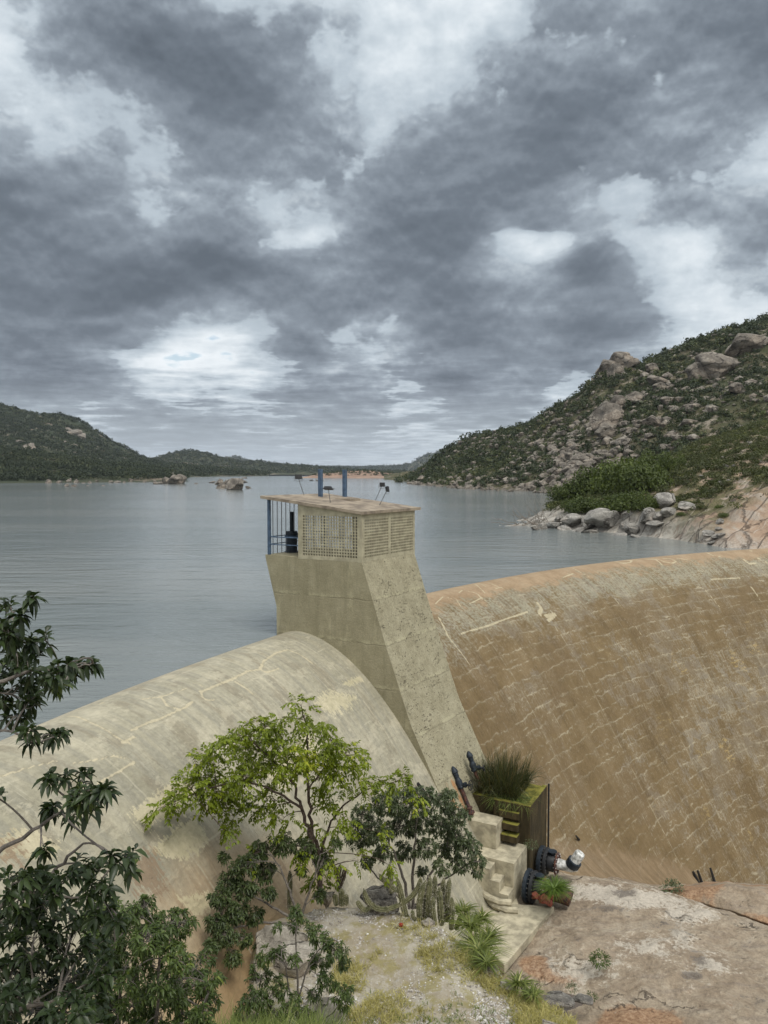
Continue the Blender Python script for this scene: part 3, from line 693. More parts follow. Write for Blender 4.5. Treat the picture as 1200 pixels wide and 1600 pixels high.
# floodlights on the roof
def floodlight(hx, hy, bx, by, w_, h_, yaw, tilt, label, flat=False):
    a, b = on_roof(bx, by); p0 = L(a, b, zroof(a)+.09); r = ray(hx, hy); hp = r*(p0[1]/r[1])
    root = empty('floodlight', p0, label=label, cat='floodlight', group='floodlights on the hut roof')
    m = MB(); m.tube([p0+[0, 0, .02], p0*.7+hp*.3, hp], .017, 6); m.tube([p0, p0+[0, 0, .02]], .09, 10); m.build('stand', M['wire'], root, True)
    Rm = np.array(Matrix.Rotation(yaw, 3, 'Z') @ Matrix.Rotation(tilt, 3, 'X'))
    def bx_(sx, sy, sz, o=(0, 0, 0), taper=1.):
        c = np.array([(-1, -1, -1), (1, -1, -1), (1, 1, -1), (-1, 1, -1), (-1, -1, 1), (1, -1, 1), (1, 1, 1), (-1, 1, 1)], float)
        c[c[:, 1] > 0] *= [taper, 1, taper]; return (c*[sx/2, sy/2, sz/2]+o) @ Rm.T + hp
    m = MB(); m.hexa(bx_(w_, .1, h_, (0, 0, .02), .72)); 
    for k in range(5): m.hexa(bx_(w_*.7, .03, .012, (0, .065, .02+(k-2)*h_*.15)))
    m.build('housing', M['black'], root, bevel=.006)
    m = MB(); m.hexa(bx_(w_*.86, .012, h_*.8, (0, -.056, .02))); m.build('lens', M['black'], root)
    m = MB(); s = w_/2+.025
    m.tube([(np.array(q) @ Rm.T)+hp for q in ((-s, 0, .03), (-s, -.0, -h_*.62), (0, 0, -h_*.75), (s, 0, -h_*.62), (s, 0, .03))], .012, 5); m.build('bracket', M['wire'], root, True)
floodlight(466, 746, 475.5, 775, .36, .25, R_(20), R_(-15), 'black floodlight leaning on its stand nearest the open bay, left of the blue posts')
floodlight(513, 763, 516.5, 787, .44, .3, R_(-15), R_(78), 'flat tilted floodlight on its stand at the roof edge between the blue posts')
floodlight(597, 758, 586, 783, .28, .22, R_(10), R_(-8), 'black floodlight at the right of the roof, the further of the pair')
floodlight(605, 765, 592, 791, .22, .28, R_(60), R_(-10), 'black floodlight turned sideways on its stand, nearest the front roof edge')
m = MB(); pts = []
for q in [(472, 775), (480, 776), (497, 783), (512, 788), (530, 789.5), (560, 790.5), (588, 791)]:
    a, b = on_roof(*q); pts.append(L(a, b, zroof(a)+.125))
m.tube(pts, .018, 6); m.build('power_cable', M['cable'], None, True, label='thin black power cable running across the hut roof between the floodlights', cat='cable')

# ------------------------------------------------------------------ blocks, steps, planter, pipework at the foot of the pier
def lbox(mm, a, a2, b, b2, z, z2):
    mm.hexa([L(a, b, z), L(a2, b, z), L(a2, b2, z), L(a, b2, z), L(a, b, z2), L(a2, b, z2), L(a2, b2, z2), L(a, b2, z2)])
def moss_material():
    mt, g = material('mossy_concrete'); p = g.pos(); n = g.noise(p, 3., 7, .65); st = g.noise(g.scl(p, (4, 4, .9)), 1., 6, .6)
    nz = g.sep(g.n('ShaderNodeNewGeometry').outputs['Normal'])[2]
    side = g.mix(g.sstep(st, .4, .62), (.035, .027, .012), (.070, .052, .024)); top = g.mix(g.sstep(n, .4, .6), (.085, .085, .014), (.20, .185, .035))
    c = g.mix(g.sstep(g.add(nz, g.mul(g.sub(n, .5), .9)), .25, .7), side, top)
    finish(g, c, .9, g.bump(n, .8, .05)); return mt
M['moss'] = moss_material()
r1 = empty('concrete_block', L(8.4, 1.4, -15.8), label='small pale concrete block at the pier foot, with a shiny stained top', cat='block')
m = MB(); lbox(m, 7.0, 9.18, 1.0, 1.9, -15.845, -14.81); m.build('block', M['block'], r1, bevel=.012)
r2 = empty('stepped_base', L(9.2, .6, -17.3), label='larger concrete base with three small steps below the pale block', cat='steps')
m = MB(); lbox(m, 7.2, 10.22, .25, 2.0, -17.7, -15.85); m.build('base', M['block'], r2, bevel=.012)
for i, (a2, z2) in enumerate(((9.42, -15.98), (9.82, -16.42), (10.2, -16.86))):
    m = MB(); lbox(m, 7.6 if i == 0 else (9.42, 9.82)[i-1]-.0, a2, -.38, .247, -17.7, z2); m.build('step', M['block'], r2, bevel=.01)
# mossy planter with ledges
pl = empty('planter', L(10, 3, -17.3), label='moss-covered concrete planter box with green ledges beside the pier', cat='planter')
m = MB(); lbox(m, 8.7, 10.35, 2.0, 2.22, -17.8, -14.15); m.build('front_wall', M['moss'], pl, bevel=.03)
for k, (z_, o_) in enumerate(((-14.5, .16), (-14.95, .3), (-15.4, .44))):
    m = MB(); lbox(m, 9.0, 9.9, 2.0-o_, 1.998, z_-.3, z_); m.build('ledge', M['moss'], pl, bevel=.02)
m = MB(); lbox(m, 10.15, 10.352, 2.222, 4.5, -17.9, -14.148); m.build('side_wall', M['moss'], pl, bevel=.02)
m = MB(); lbox(m, 7.2, 10.148, 2.222, 4.5, -17.8, -14.22); m.build('soil', M['moss'], pl)
m = MB(); m.tube([L(10.5, 4.3, -18.3), L(10.4, 4.6, -14.1)], .045, 6); m.build('corner_pipe', M['black'], pl, True)

def pipe_valve(px0, py0, px1, py1, b0, b1, wheel, label, r=.12):
    p0 = PB(px0, py0, b0); p1 = PB(px1, py1, b1); ax = p1-p0; Ln = np.linalg.norm(ax); u = ax/Ln
    root = empty('pipe_valve', p0, label=label, cat='pipe valve', group='pipe valves on the pier face')
    pt = lambda t: p0+ax*t
    m = MB(); m.tube([pt(-.02), pt(.62)], r*.72, 12); m.build('pipe', M['rust'], root, True)
    m = MB(); m.tube([pt(0), pt(.015), pt(.05), pt(.065)], [r*1.2, r*1.35, r*1.35, r*1.2], 12); m.build('flange', M['rust'], root, True)
    m = MB(); m.tube([pt(.1), pt(.115), pt(.14), pt(.155)], [r*1., r*1.2, r*1.2, r*1.], 12); m.build('flange', M['rust'], root, True)
    m = MB(); m.tube([pt(.55), pt(.58), pt(.62), pt(.70), pt(.74), pt(.78)], [r*1.1, r*1.35, r*1.1, r*1.35, r*1.1, r*.9], 12); m.build('valve_body', M['darkblue'], root, True)
    m = MB(); m.tube([pt(.78), pt(.82), pt(.88), pt(.9), pt(.96), pt(1.02), pt(1.04)], [r*.85, r*1., r*1., r*1.3, r*1.1, r*.5, r*.1], 12); m.build('cap', M['darkblue'], root, True)
    side = np.array([*NV, .12]); side /= np.linalg.norm(side); c = pt(.64)
    m = MB(); m.tube([c, c+side*.2, c+side*.22, c+side*.3, c+side*.32, c+side*.5], [r*.7, r*.7, r*1., r*1., r*.4, r*.25], 10); m.build('bonnet', M['darkblue'], root, True)
    if wheel:
        e = c+side*.5; A = np.cross(side, [0, 0, 1]); A /= np.linalg.norm(A); B = np.cross(side, A)
        m = MB(); m.tube([e+wheel*(A*math.cos(t)+B*math.sin(t)) for t in np.linspace(0, 2*math.pi, 21)], .022, 6)
        for t in (0, math.pi/2): m.tube([e+wheel*(A*math.cos(t)+B*math.sin(t)), e-wheel*(A*math.cos(t)+B*math.sin(t))], .015, 5)
        m.build('handwheel', M['black'], root, True)
pipe_valve(737, 1272, 708, 1200, 1.35, 1.55, .21, 'dark iron pipe valve with a round handwheel, nearer and lower on the pier face')
pipe_valve(754, 1240, 732, 1176, 2.6, 2.6, .12, 'second dark iron pipe valve, higher and half hidden by the reeds')
Q = PB(737, 1278, 1.35)
m = MB(); m.tube([Q-[0, 0, .45], Q-[0, 0, .43], Q-[0, 0, .02], Q], [.2, .24, .24, .2], 14); m.build('pipe_stub', M['redrust'], None, True, label='rusty orange-stained stub under the nearer pipe valve', cat='pipe stub')

def flanged_valve(px, py, b, R0, label, out):
    c = PB(px, py, b); n3 = np.array([*NV, 0.]); t3 = np.array([*TV, 0.])
    root = empty('flanged_valve', c-[0, 0, R0], label=label, cat='valve', group='large flanged valves beside the steps')
    def disc(name, d0, d1, r, mt, n=28):
        m = MB(); e = .03; m.tube([c+n3*d0, c+n3*(d0+.002), c+n3*(d0+e), c+n3*(d1-e), c+n3*d1], [r*.5, r*.94, r, r, r*.94], n); return m.build(name, mt, root, True)
    disc('flange', -.12, .06, R0, M['darkblue']); disc('flange', .13, .27, R0*.97, M['black'])
    for k in range(20):
        t = k*2*math.pi/20; o = R0*.86*(t3*math.cos(t)+np.array([0, 0, 1])*math.sin(t)); m = MB(); m.tube([c+o-n3*.145, c+o+n3*.30], .022, 6); m.build('bolt', M['wire'], root, True)
    disc('body', .27, .62, R0*.62, M['black']); disc('flange', .62, .70, R0*.78, M['rust'])
    for k in range(14):
        t = k*2*math.pi/14; o = R0*.68*(t3*math.cos(t)+np.array([0, 0, 1])*math.sin(t)); m = MB(); m.tube([c+o+n3*.60, c+o+n3*.73], .018, 6); m.build('bolt', M['whitepipe'], root, True)
    m = MB(); m.tube([c+n3*.45+[0, 0, R0*.4], c+n3*.45+[0, 0, R0*.8]], .12, 10); m.tube([c+n3*.45+[0, 0, R0*.8], c+n3*.45+[0, 0, R0*.86]], .2, 10); m.build('bonnet', M['darkblue'], root, True)
    out(root, c, n3, t3)
def outA(root, c, n3, t3):
    m = MB(); m.tube([c+n3*.7, c+n3*1.3, c+n3*1.75-[0, 0, .1]], [.36, .34, .30], 18); m.build('pipe', M['rust'], root, True)
def outB(root, c, n3, t3):
    m = MB(); m.tube([c+n3*.7, c+n3*1.0, c+n3*1.25+[0, 0, .02], c+n3*1.45+[0, 0, .12]], [.23, .21, .23, .23], 16); m.build('pipe', M['whitepipe'], root, True)
    m = MB(); q = c+n3*1.3+np.array([0, 0, .1]); d = n3*.36+np.array([0, 0, .62]); m.tube([q-d*.1, q, q+d*.35, q+d*.36], [.26, .3, .3, .25], 18); m.build('elbow', M['darkblue'], root, True)
    m = MB(); m.tube([q+d*.3, q+d*.9, q+d*.96, q+d*1.0], [.22, .22, .2, .14], 18); m.build('outlet', M['whitepipe'], root, True)
flanged_valve(826, 1384, .9, .66, 'large dark blue flanged valve against the concrete base, the nearer of two', outA)
flanged_valve(847, 1344, 2.9, .60, 'large black flanged valve behind the nearer one, with a white outlet pipe', outB)
for q, lab, s_ in (((838, 1404), 'small round rusty pipe end on the ground under the nearer valve', .2), ((852, 1411), 'small red rusty fitting lying beside the round pipe end', .24)):
    c = PZ(*q, -17.2); m = MB(); m.tube([c, c+[0, .02, .05], c+[.12, .02, .16], c+[.14, .02, .2]], [s_, s_*1.25, s_*1.1, s_*.6], 12)
    m.tube([c+[.2, 0, 0], c+[.3, 0, .3]], .05, 8)
    m.build('pipe_fitting', M['redrust'], None, True, label=lab, cat='pipe fitting')
# slab, gutter rim
c = [PZ(798, 1412, -17.32), PZ(866, 1416, -17.32), PZ(788, 1508, -17.32), PZ(735, 1455, -17.32)]
m = MB(); m.prism(c[::-1], (0, 0, -.35)); m.build('slab', M['block'], None, bevel=.03, label='flat grey concrete slab sloping away from the steps towards the bottom', cat='slab')
c = [PZ(700, 1400, -17.42), PZ(800, 1380, -17.42), PZ(812, 1420, -17.42), PZ(740, 1470, -17.42), PZ(690, 1450, -17.42)]
m = MB(); m.prism(c[::-1], (0, 0, -.4)); m.build('paving', M['block'], None, label='stained concrete paving between the spiky plants and the steps', cat='paving')
pts = [PZ(x, y, -17.05) for x, y in ((728, 1340), (735, 1372), (748, 1390), (764, 1403), (782, 1410), (799, 1411))]
m = MB(); m.tube(pts, .14, 8); m.tube([p+[.22, -.2, -.2] for p in pts], .14, 8); m.build('gutter_rim', M['block'], None, True, label='curved double concrete gutter rim sweeping round to the steps', cat='gutter')
# gate guides and stubs stuck in the dam toe
def stubs(specs, label, name='steel_stub'):
    for (px, py, px2, py2, th), lab in specs:
        h0 = dam_hit(px, py); h1 = dam_hit(px2, py2)
        if not h0 or not h1: continue
        p0 = h0[2]*.997; p1 = h1[2]*.99; m = MB(); m.tube([p0, (p0+p1)/2, p1], [th, th*.9, th*.7], 5); m.build(name, M['black'], None, label=lab, cat='steel stub', group=label)
stubs([((1094, 1386, 1083, 1362, .10), 'leftmost dark steel stub at the toe of the brown spillway'), ((1099, 1385, 1090, 1360, .09), 'dark steel stub next to the leftmost at the spillway toe'),
       ((1119, 1385, 1110, 1356, .09), 'single dark steel stub right of the pair at the spillway toe'), ((905, 1312, 900, 1306, .06), 'short dark stub in the brown wall above the white outlet pipe'),
       ((664, 1240, 653, 1224, .10), 'short dark stub in the pale spillway left of the pier foot')], 'steel stubs in the spillway')

# ------------------------------------------------------------------ hills as lofted terrain
def px_of(W):
    f = W[..., 1]*CP-W[..., 2]*SP; u = W[..., 1]*SP+W[..., 2]*CP
    return 600+1200*W[..., 0]/f, 800-1200*u/f, f
def loft(rows, px0, px1, ncol, nsub, amp, freq, seed, keep=1, sharp=.5, sink_edge=True):
    cols = np.linspace(px0, px1, ncol); R3 = []
    for r in rows:
        r = sorted(r); x = [q[0] for q in r]; py = np.interp(cols, x, [q[1] for q in r]); d = np.interp(cols, x, [q[2] for q in r])
        R3.append(P(cols, py, d))
    G = []
    for i in range(len(R3)-1):
        a, b = R3[i], R3[i+1]; am = R3[max(i-1, 0)]; bp = R3[min(i+2, len(R3)-1)]
        for k in range(nsub):
            t = k/nsub; lin = a+(b-a)*t
            m0 = (b-am)/2; m1 = (bp-a)/2
            h = (2*t**3-3*t*t+1)*a+(t**3-2*t*t+t)*m0+(-2*t**3+3*t*t)*b+(t**3-t*t)*m1
            G.append(lin*sharp+h*(1-sharp))
    G.append(R3[-1]); G = np.array(G); n = len(G)
    wt = np.clip((np.arange(n)/nsub-keep)/.6, 0, 1)[:, None]
    nz = fbm(G*freq, 5, seed)
    G[..., 2] += nz*amp*wt
    return G
def terrain(name, G, mat, **k):
    me = raw_mesh(name, G.reshape(-1, 3), grid_faces(*G.shape[:2])[:, ::-1], True)
    return tag(link_mesh(name, me, mat), **k)
def normals(G):
    a = np.gradient(G, axis=0); b = np.gradient(G, axis=1); n = np.cross(b, a); n /= np.linalg.norm(n, axis=-1)[..., None]+1e-9
    n[n[..., 2] < 0] *= -1; return n
def on_surf(G, px, py, tol=7):
    X, Y, D = px_of(G); k = (np.abs(X-px)+np.abs(Y-py)); k = np.where(G[..., 1] > 5, k, 1e9)
    c = np.where(k < max(tol, k.min()*1.05)); i = np.argmin(D[c]); return G[c[0][i], c[1][i]].copy(), (c[0][i], c[1][i])
def scatter(G, n, seed, zmin=-7.2, lim=None):
    r = np.random.default_rng(seed); a = np.linalg.norm(np.cross(G[1:, :-1]-G[:-1, :-1], G[:-1, 1:]-G[:-1, :-1]), axis=-1)
    X, Y, D = px_of(G[:-1, :-1]); a = a*(G[:-1, :-1, 2] > zmin)
    if lim is not None: a = a*lim(X, Y, G[:-1, :-1])
    p = (a/a.sum()).ravel(); idx = r.choice(p.size, n, p=p); i, j = np.unravel_index(idx, a.shape); u, v = r.random((2, n))[:, :, None]
    return G[i, j]*(1-u)*(1-v)+G[i+1, j]*u*(1-v)+G[i, j+1]*(1-u)*v+G[i+1, j+1]*u*v

GR = dict(light=(.33, .30, .255), mid_=(.21, .187, .158), dark=(.085, .074, .063), orange=(.25, .19, .14))
M['granite_far'] = rock_material('granite_far', scale=1.9, white=.3, orange_amt=.4, bump=1., tex=0, bd=.7, **GR)
M['granite_rub'] = rock_material('granite_rubble', scale=.5, white=.3, orange_amt=.4, bump=1., bd=.5, **GR)
M['granite_grey'] = rock_material('granite_grey', (.43, .41, .375), (.31, .295, .265), (.15, .14, .13), (.30, .23, .17), 1.5, .35, .3, 1., 0, .35)
M['granite_near'] = rock_material('granite_near', (.46, .43, .37), (.36, .33, .28), (.20, .18, .15), (.40, .29, .19), 1.6, .3, .3, 1., 0, .08)
def hill_material(name, soil, rock, green, sc_):
    mt, g = material(name); p = g.scl(g.pos(), (sc_,)*3); n = g.noise(p, .6, 8, .65); n2 = g.noise(p, 3., 7, .7)
    c = g.mix(g.sstep(n, .42, .6), green, soil); c = g.mix(g.sstep(g.add(g.mul(n2, .5), g.mul(g.noise(p, .9, 6, .7), .5)), .53, .6), c, rock)
    finish(g, c, .95, g.bump(n2, 1., .6/sc_*.2)); return mt
M['hill'] = hill_material('hill_soil', (.10, .088, .05), (.25, .215, .17), (.045, .052, .022), .08)
M['bank'] = hill_material('bank_soil', (.16, .15, .07), (.33, .28, .22), (.07, .08, .03), .5)

# scrub made of leaf-sized cards
def bush_cards(n, seed, lobes=6, flat=.72, card=.09):
    r = np.random.default_rng(seed); C = r.normal(size=(lobes, 3)); C /= np.linalg.norm(C, axis=1)[:, None]; C *= r.uniform(.25, .62, (lobes, 1)); C[:, 2] = np.abs(C[:, 2])*flat
    rad = r.uniform(.3, .55, lobes); k = r.integers(0, lobes, n); d = r.normal(size=(n, 3)); d /= np.linalg.norm(d, axis=1)[:, None]; d[:, 2] = np.where(d[:, 2] < -.2, -d[:, 2], d[:, 2])
    p = C[k]+d*(rad[k]*r.uniform(.55, 1.08, n)**.6)[:, None]; p[:, 2] = np.maximum(p[:, 2], -.05)
    nn = d+r.normal(size=(n, 3))*.6; nn /= np.linalg.norm(nn, axis=1)[:, None]
    t = np.cross(nn, r.normal(size=(n, 3))); t /= np.linalg.norm(t, axis=1)[:, None]; b = np.cross(nn, t)
    s = card*r.uniform(.6, 1.35, (n, 1)); V = np.stack([p-t*s, p+b*s*.55, p+t*s, p-b*s*.55], 1)
    lobe_lv = r.uniform(-.18, .18, lobes)[k]
    return V, np.clip(r.uniform(.1, .8, n)+lobe_lv, 0, 1)
def scrub(name, pts, sizes, mat, seed, ncard=70, card=.12, lvshift=None, **k):
    r = np.random.default_rng(seed); protos = [bush_cards(ncard, seed*10+i, card=card) for i in range(8)]
    VV = []; LV = []
    pid = r.integers(0, 8, len(pts)); ang = r.uniform(0, 6.28, len(pts)); sh = r.normal(0, .25, len(pts))+.5*fbm(pts*.02+seed, 3, seed) if lvshift is None else lvshift
    for i in range(8):
        m = pid == i
        if not m.any(): continue
        V, lv = protos[i]; c, s = np.cos(ang[m]), np.sin(ang[m]); S = sizes[m]
        x = V[None, ..., 0]*c[:, None, None]-V[None, ..., 1]*s[:, None, None]; y = V[None, ..., 0]*s[:, None, None]+V[None, ..., 1]*c[:, None, None]
        W = np.stack([x, y, np.broadcast_to(V[None, ..., 2], x.shape)*r.uniform(.75, 1.25, (len(S), 1, 1))], -1)*S[:, None, None, None]+pts[m][:, None, None]
        VV.append(W.reshape(-1, 3)); LV.append(np.repeat(np.clip(lv[None]+sh[m][:, None], 0, 1).ravel(), 4))
    V = np.vstack(VV); F = np.arange(len(V)).reshape(-1, 4)
    return tag(link_mesh(name, raw_mesh(name, V, F, False, dict(lv=np.concatenate(LV))), mat), kind='stuff', **k)
M['scrub'] = leaf_material('scrub_leaves', (.016, .026, .010), (.055, .072, .024), (.105, .11, .04), .15, .6)
M['scrub_far'] = leaf_material('far_scrub_leaves', (.014, .024, .011), (.04, .054, .022), (.07, .078, .034), .12, .7)
M['bush'] = leaf_material('bright_bush_leaves', (.03, .045, .010), (.105, .138, .026), (.18, .21, .045), .2, .55)
M['bankscrub'] = leaf_material('bank_scrub_leaves', (.035, .042, .014), (.10, .115, .035), (.19, .19, .065), .2, .6)

def boulder_mesh(name, seed, mat, subdiv=4, cuts=12, rough=.16):
    bm = bmesh.new(); bmesh.ops.create_icosphere(bm, subdivisions=subdiv, radius=1.); bm.verts.ensure_lookup_table()
    V = np.array([v.co for v in bm.verts]); F = np.array([[v.index for v in f.verts] for f in bm.faces]); bm.free()
    r = np.random.default_rng(seed)
    for _ in range(cuts):
        n = r.normal(size=3); n /= np.linalg.norm(n); o = r.uniform(.42, .82); d = V@n; V = V-np.outer(np.maximum(d-o, 0)*.97, n)
    nn = V/np.linalg.norm(V, axis=1)[:, None]; V = V+nn*(fbm(V*1.3+seed, 4, seed)*rough-.10*np.exp(-(fbm(V*1.1+seed*3, 2, seed+50)/.05)**2))[:, None]
    me = raw_mesh(name, V, F, True); me.materials.append(mat); return me
BM = {k: [boulder_mesh('boulder', s+o, M[k]) for s in range(7)] for k, o in (('granite_far', 11), ('granite_grey', 41), ('granite_near', 71))}
def boulder(p, size, kind, rs, label, group, name='boulder', cat='boulder', flat=.75, sink=.3, me=None, tilt=.3, asp=None):
    o = bpy.data.objects.new(name, me or BM[kind][rs.integers(0, 7)]); COL.objects.link(o)
    sx, sy = asp or (rs.uniform(.8, 1.35), rs.uniform(.75, 1.2)); sz = flat*rs.uniform(.75, 1.2)
    o.scale = (size*sx, size*sy, size*sz); o.rotation_euler = (rs.uniform(-tilt, tilt), rs.uniform(-tilt, tilt), rs.uniform(0, 6.28) if asp is None else rs.uniform(-.2, .2))
    o.location = (p[0], p[1], p[2]+size*sz*(1-2*sink)*.5+size*sz*.1); return tag(o, label, cat, group)

# ---- right hillside
rows = [[(600, 756, 560), (625, 752, 560), (640, 758, 470), (700, 764, 360), (760, 768, 310), (870, 774, 262), (1000, 782, 215), (1200, 790, 200), (1600, 790, 200)],
        [(600, 749.5, 730), (625, 750, 690), (640, 755, 507), (700, 760, 396), (760, 764, 338), (870, 769, 285), (1000, 775, 240), (1200, 777, 228), (1600, 777, 228)],
        [(600, 749, 760), (632, 747, 720), (660, 744, 560), (700, 744, 450), (760, 735, 400), (870, 728, 330), (1000, 712, 285), (1200, 665, 275), (1600, 600, 275)],
        [(600, 749, 780), (632, 746, 740), (660, 739, 620), (700, 724, 530), (760, 706, 470), (870, 682, 385), (1000, 640, 345), (1200, 585, 345), (1600, 480, 350)],
        [(600, 749, 800), (632, 745, 770), (660, 734, 690), (700, 712, 610), (760, 690, 540), (870, 650, 430), (940, 605, 400), (1000, 590, 395), (1200, 525, 410), (1600, 400, 420)],
        [(600, 749, 830), (632, 744, 790), (650, 736, 760), (700, 706, 660), (720, 697, 640), (760, 684, 600), (800, 675, 555), (840, 659, 510), (880, 640, 475), (905, 618, 460), (935, 585, 450), (1000, 563, 445), (1050, 548, 455), (1130, 514, 470), (1200, 496, 480), (1600, 370, 500)],
        [(600, 755, 950), (700, 735, 850), (800, 720, 760), (880, 700, 700), (940, 660, 680), (1050, 620, 680), (1200, 580, 700), (1600, 480, 720)]]
GRt = loft(rows, 600, 1600, 260, 26, 9., .02, 3, 1.1)
terrain('hill', GRt, M['hill'], kind='structure')
lim = lambda X, Y, W: ((X < 1330)*(W[..., 1] < 640))*1.
pts = scatter(GRt, 15500, 5, lim=lim); X, Y, D = px_of(pts)
# thin out over the boulder fields
def fld(X, Y, cx, cy, rx, ry): return np.exp(-(((X-cx)/rx)**2+((Y-cy)/ry)**2))
thin = .75*fld(X, Y, 900, 735, 60, 45)+.7*fld(X, Y, 955, 690, 30, 40)+.8*fld(X, Y, 1115, 580, 45, 20)+.6*fld(X, Y, 968, 570, 26, 12)+.5*fld(X, Y, 750, 693, 60, 8)+.9*(Y > 762)*(X < 880)+.5*fld(X, Y, 1160, 545, 40, 15)
kp = rng.random(len(pts)) > thin; pts = pts[kp]; D = D[kp]
sz = np.clip(np.exp(rng.normal(.55, .45, len(pts))), .7, 4.6)*(.65+D/700)
scrub('scrub', pts, sz, M['scrub'], 3, 64, .13)
rs = np.random.default_rng(21)
def put_boulders(G, spec, kind, label, group, cap=1.):
    for (px, py, s) in spec:
        p, _ = on_surf(G, px, py); boulder(p, s/1200*p[1]*.66, kind, rs, label, group, sink=.12, flat=.8)
# large named outcrops
for px, py, s, lab in [(952, 573, 32, 'big rounded boulder capping the left end of the skyline outcrop on the right hill'), (972, 567, 38, 'broad flat boulder in the middle of the skyline outcrop on the right hill'),
                       (990, 565, 24, 'boulder at the right end of the skyline outcrop on the right hill'), (960, 584, 22, 'boulder tucked under the skyline outcrop on the right hill'),
                       (1028, 597, 26, 'tall grey boulder pair below the skyline outcrop, the upper one'), (1034, 606, 22, 'tall grey boulder pair below the skyline outcrop, the lower one'),
                       (1020, 577, 20, 'lone pale boulder right of the skyline outcrop'), (950, 664, 44, 'large blocky brown boulder in the middle of the right hillside'), (950, 680, 32, 'slab boulder leaning under the large blocky one on the right hillside'),
                       (1120, 585, 54, 'wide grey cliff-like rock high on the right hillside'), (1095, 592, 34, 'lower ledge of the wide grey rock high on the right hillside'), (1100, 572, 26, 'upper ledge of the wide grey rock high on the right hillside'),
                       (1165, 545, 50, 'pale rock face near the top right of the hill'), (990, 625, 24, 'boulder with a flat top between bushes at mid height on the right hill'), (1042, 628, 20, 'rounded boulder between bushes right of the flat-topped one'),
                       (967, 632, 24, 'tan slab boulder left of the flat-topped one on the right hill'), (1020, 660, 26, 'pale wide boulder above the green bushes on the right hill'), (1075, 660, 22, 'pale boulder right above the bright green trees on the right hill'),
                       (1150, 612, 24, 'boulder near the right edge halfway up the right hill')]:
    p, _ = on_surf(GRt, px, py); s = s/1200*p[1]*.66; boulder(p, s, 'granite_far', rs, lab, None, flat=.8, sink=.05, asp=(1.15, .9))
spec = []
for (cx, cy, rx, ry, n, s0, s1, lb) in [(905, 728, 42, 32, 52, 9, 22, 'boulder in the big rockfall in the middle of the right hillside'), (880, 748, 45, 18, 26, 9, 20, 'boulder at the foot of the big rockfall near the water'), (950, 705, 30, 28, 16, 8, 17, 'boulder in the rocky strip below the large blocky brown boulder'), (890, 700, 22, 22, 12, 8, 18, 'boulder in the stack at the top of the big rockfall'),
        (800, 690, 60, 22, 14, 5, 10, 'small boulder in the scrub on the lower left part of the right hill'), (1000, 690, 60, 20, 10, 8, 15, 'boulder between the rockfall and the bright green trees'), (1040, 640, 70, 50, 14, 7, 14, 'boulder scattered in the scrub halfway up the right hill'), (740, 697, 40, 8, 12, 5, 9, 'small rock on the low crag along the left skyline of the right hill'),
        (1090, 610, 60, 30, 10, 7, 14, 'boulder in the scrub below the wide grey cliff-like rock'), (850, 680, 40, 25, 12, 6, 12, 'boulder in the scrub up and left of the big rockfall'), (700, 730, 40, 15, 5, 4, 8, 'small boulder in the scrub near the far end of the right hill'), (1000, 740, 50, 14, 10, 8, 14, 'boulder right behind the bushes of the near promontory')]:
    spec = []
    for _ in range(int(n*.72)): spec.append((cx+rs.normal()*rx*.55, cy+rs.normal()*ry*.55, rs.uniform(s0, s1)))
    put_boulders(GRt, spec, 'granite_far', lb, lb.replace('boulder', 'boulders', 1).replace('small rock ', 'small rocks '))
spec = [(x+rs.normal()*2, float(np.interp(x, [640, 700, 760, 870], [755, 760, 764, 768.5]))-rs.uniform(0, 4.5), rs.uniform(6, 15)*np.interp(x, [640, 870], [.75, 1.1])) for x in np.linspace(636, 872, 44)]
spec += [(x+rs.normal()*3, float(np.interp(x, [640, 700, 760, 870], [750, 752, 756, 759]))-rs.uniform(0, 5), rs.uniform(6, 14)) for x in np.linspace(660, 870, 8)]
put_boulders(GRt, spec, 'granite_far', 'pale granite boulder at the waterline below the right hill', 'boulders along the far right shore')
def rubble(name, pts, sizes, mat, seed):
    r = np.random.default_rng(seed); bm = bmesh.new(); bmesh.ops.create_icosphere(bm, subdivisions=1, radius=1.); V0 = np.array([v.co for v in bm.verts]); F0 = np.array([[v.index for v in f.verts] for f in bm.faces]); bm.free()
    n = len(pts); V = V0[None]*r.uniform(.7, 1.25, (n, len(V0), 1))*sizes[:, None, None]*np.stack([r.uniform(.8, 1.4, n), r.uniform(.8, 1.3, n), r.uniform(.5, .9, n)], -1)[:, None]+pts[:, None]
    return tag(link_mesh(name, raw_mesh(name, V.reshape(-1, 3), (F0[None]+len(V0)*np.arange(n)[:, None, None]).reshape(-1, 3), False), mat), kind='stuff')
limr = lambda X, Y, W: (X < 1300)*(W[..., 1] < 640)*(.12+1.2*fld(X, Y, 895, 725, 75, 55)+.5*fld(X, Y, 955, 690, 50, 60)+.6*(Y > 748)*(X < 900)+.35*fld(X, Y, 1050, 620, 100, 50)+.3*fld(X, Y, 760, 700, 70, 20))
pr = scatter(GRt, 2900, 77, lim=limr); rubble('rubble', pr+[0, 0, .4], rng.uniform(.5, 1.2, len(pr))**3*1.6, M['granite_rub'], 78)
